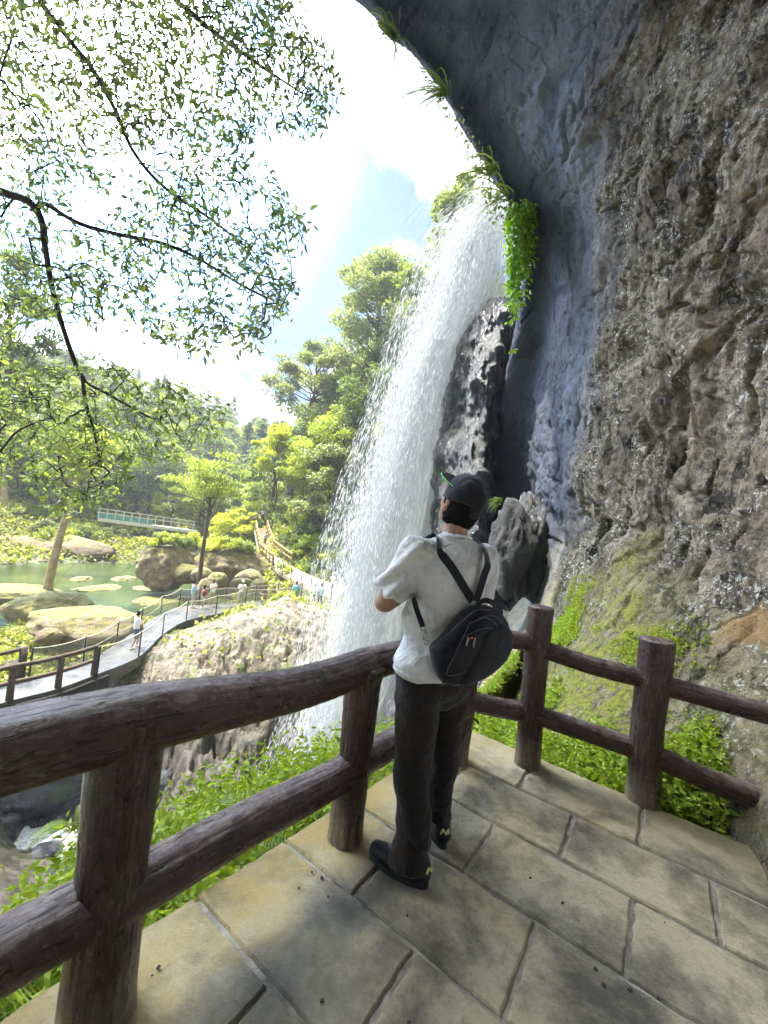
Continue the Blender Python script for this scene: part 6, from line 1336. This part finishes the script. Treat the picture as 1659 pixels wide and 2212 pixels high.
rim_grass(850, 78, 8.55, 70, 2.7, -.2, 'dark grass clump hanging from the topmost part of the rock rim', 801, GRS)
rim_grass(962, 200, 8.55, 44, 3.0, -.5, 'long thin grass hanging out from the rim above the tree line', 802, GRS)
rim_grass(1066, 370, 8.55, 34, 2.8, -.5, 'arching grass blades in front of the top of the waterfall', 803, LG['mid'])
rim_grass(1096, 425, 8.55, 24, 2.6, -.4, 'arching grass blades just above the vine curtain', 804, LG['mid'])
rim_grass(1035, 1090, 7.6, 30, .55, .3, 'small grass tuft on the dark rock right of the cap', 805, GRS) if False else rim_grass(1075, 1085, 8.2, 40, .35, -.5, 'small grass tuft on the dark rock right of the cap', 805, LG['deep'])
cr_ = empty('creeper', tuple(P(1010, 280, 9)), label='thin leafy creeper along the sunlit edge of the rock rim', cat='creeper'); o_ = np.array(cr_.location); C = []; Dd = []; rg = np.random.default_rng(61)
rimp = crom(np.array([P(930, 150, 8.95), P(975, 222, 8.95), P(1018, 290, 8.95), P(1052, 345, 8.95), P(1085, 405, 8.95), P(1108, 450, 8.95)]), 60)
for i in range(60):
    for q in range(int(3+10*(i/60))): C.append(rimp[i]+np.array([rg.uniform(-.30, .08)*(.4+i/60), rg.normal()*.08, rg.uniform(-.35, .05)])); Dd.append([rg.normal()*.4-.3, -.3, -.8])
m_ = MB(); m_.tube(rimp-o_, .008, 5, cap=False); m_.build('stems', TWIG, cr_); V, Fh = leaf_faces(np.array(C)-o_, np.array(Dd), rg.uniform(.06, .15, len(C)), .5, .08, 9); npmesh('leaves', V, Fh, LG['silver'], smooth=False, parent=cr_)
# ---- litter
m_ = MB(); rg = np.random.default_rng(71)
for k in range(46):
    p_ = ab(rg.uniform(-.35, 1.3), rg.uniform(.3, 2.9), .005); l_ = rg.uniform(.002, .007); m_.box(p_, (l_, l_*rg.uniform(.4, 1), .002), np.array(Matrix.Rotation(rg.uniform(0, 3), 3, 'Z')))
lt = m_.build('grit', TWIG, smooth=False); tag(lt, 'dark grit and crumbs strewn over the paving', 'grit', kind='stuff')
m_ = MB(); a_ = ab(.35, .98, .006); m_.tube([a_, a_+[.03, .012, .002], a_+[.055, .015, .0]], .0018, 6); tw = m_.build('twig', TWIG); tag(tw, 'tiny dark twig lying on the paving in the foreground', 'twig')
C = []; Dd = []
for k in range(5): a = k*1.256+.3; C.append(G(430, 1890, .004)); Dd.append([math.cos(a), math.sin(a), .03])
V, Fh = leaf_faces(np.array(C)*0+np.random.default_rng(1).normal(size=(5, 3))*[.004, .004, .001], np.array(Dd), .028, .5, .1, 4); o = npmesh('dry_leaf', V, Fh, simple('dry_leaf', (.42, .34, .22), (.3, .22, .14), 60, .8), loc=tuple(G(348+35, 1842+60, .006))); tag(o, 'dry pale star-shaped leaf on the ochre paving edge', 'leaf')

# ================================================================== labels that single things out: order from the left within look-alikes
ORD = [q.replace(' from the left', ' from left') for q in 'leftmost,second from the left,third from the left,fourth from the left,fifth from the left,sixth from the left,seventh from the left,eighth from the left,ninth from the left,tenth from the left,eleventh from the left,twelfth from the left,thirteenth from the left,fourteenth from the left,fifteenth from the left,sixteenth from the left,seventeenth from the left,eighteenth from the left,nineteenth from the left,twentieth from the left'.split(',')]
def pxof(o):
    v_ = np.array(o.location)-CAM; d_ = v_@FW; return (v_@RT)/d_
by = {}
for o in COL.objects:
    if o.get('label') and o.parent is None and o.get('category') in ('tree', 'shrub', 'fern', 'railing', 'fence'): by.setdefault(o['label'], []).append(o)
for lb, os_ in by.items():
    if len(os_) < 2: continue
    os_.sort(key=pxof)
    for k, o in enumerate(os_):
        w = ORD[k] if k < len(ORD) else ('rightmost' if k == len(os_)-1 else ORD[min(len(os_)-1-k, 19)].replace('left', 'right'))
        o['label'] = f'{lb}, {w}'

# ================================================================== the air: thin spray and haze filling the gorge
mb = MB(); mb.box((0, 0, 65), (275, 275, 82)); hz_m = D.materials.new('haze'); hz_m.use_nodes = True; ht = hz_m.node_tree; ht.nodes.clear()
hv = ht.nodes.new('ShaderNodeVolumePrincipled'); ho = ht.nodes.new('ShaderNodeOutputMaterial'); hv.inputs['Color'].default_value = (.86, .92, 1, 1); hv.inputs['Density'].default_value = .0006
hv.inputs['Anisotropy'].default_value = .25; ht.links.new(hv.outputs[0], ho.inputs['Volume'])
hz = mb.build('haze', hz_m, smooth=False); tag(hz, kind='stuff'); scene.cycles.volume_bounces = 0
print('ground z range', GZ.min(), GZ.max())
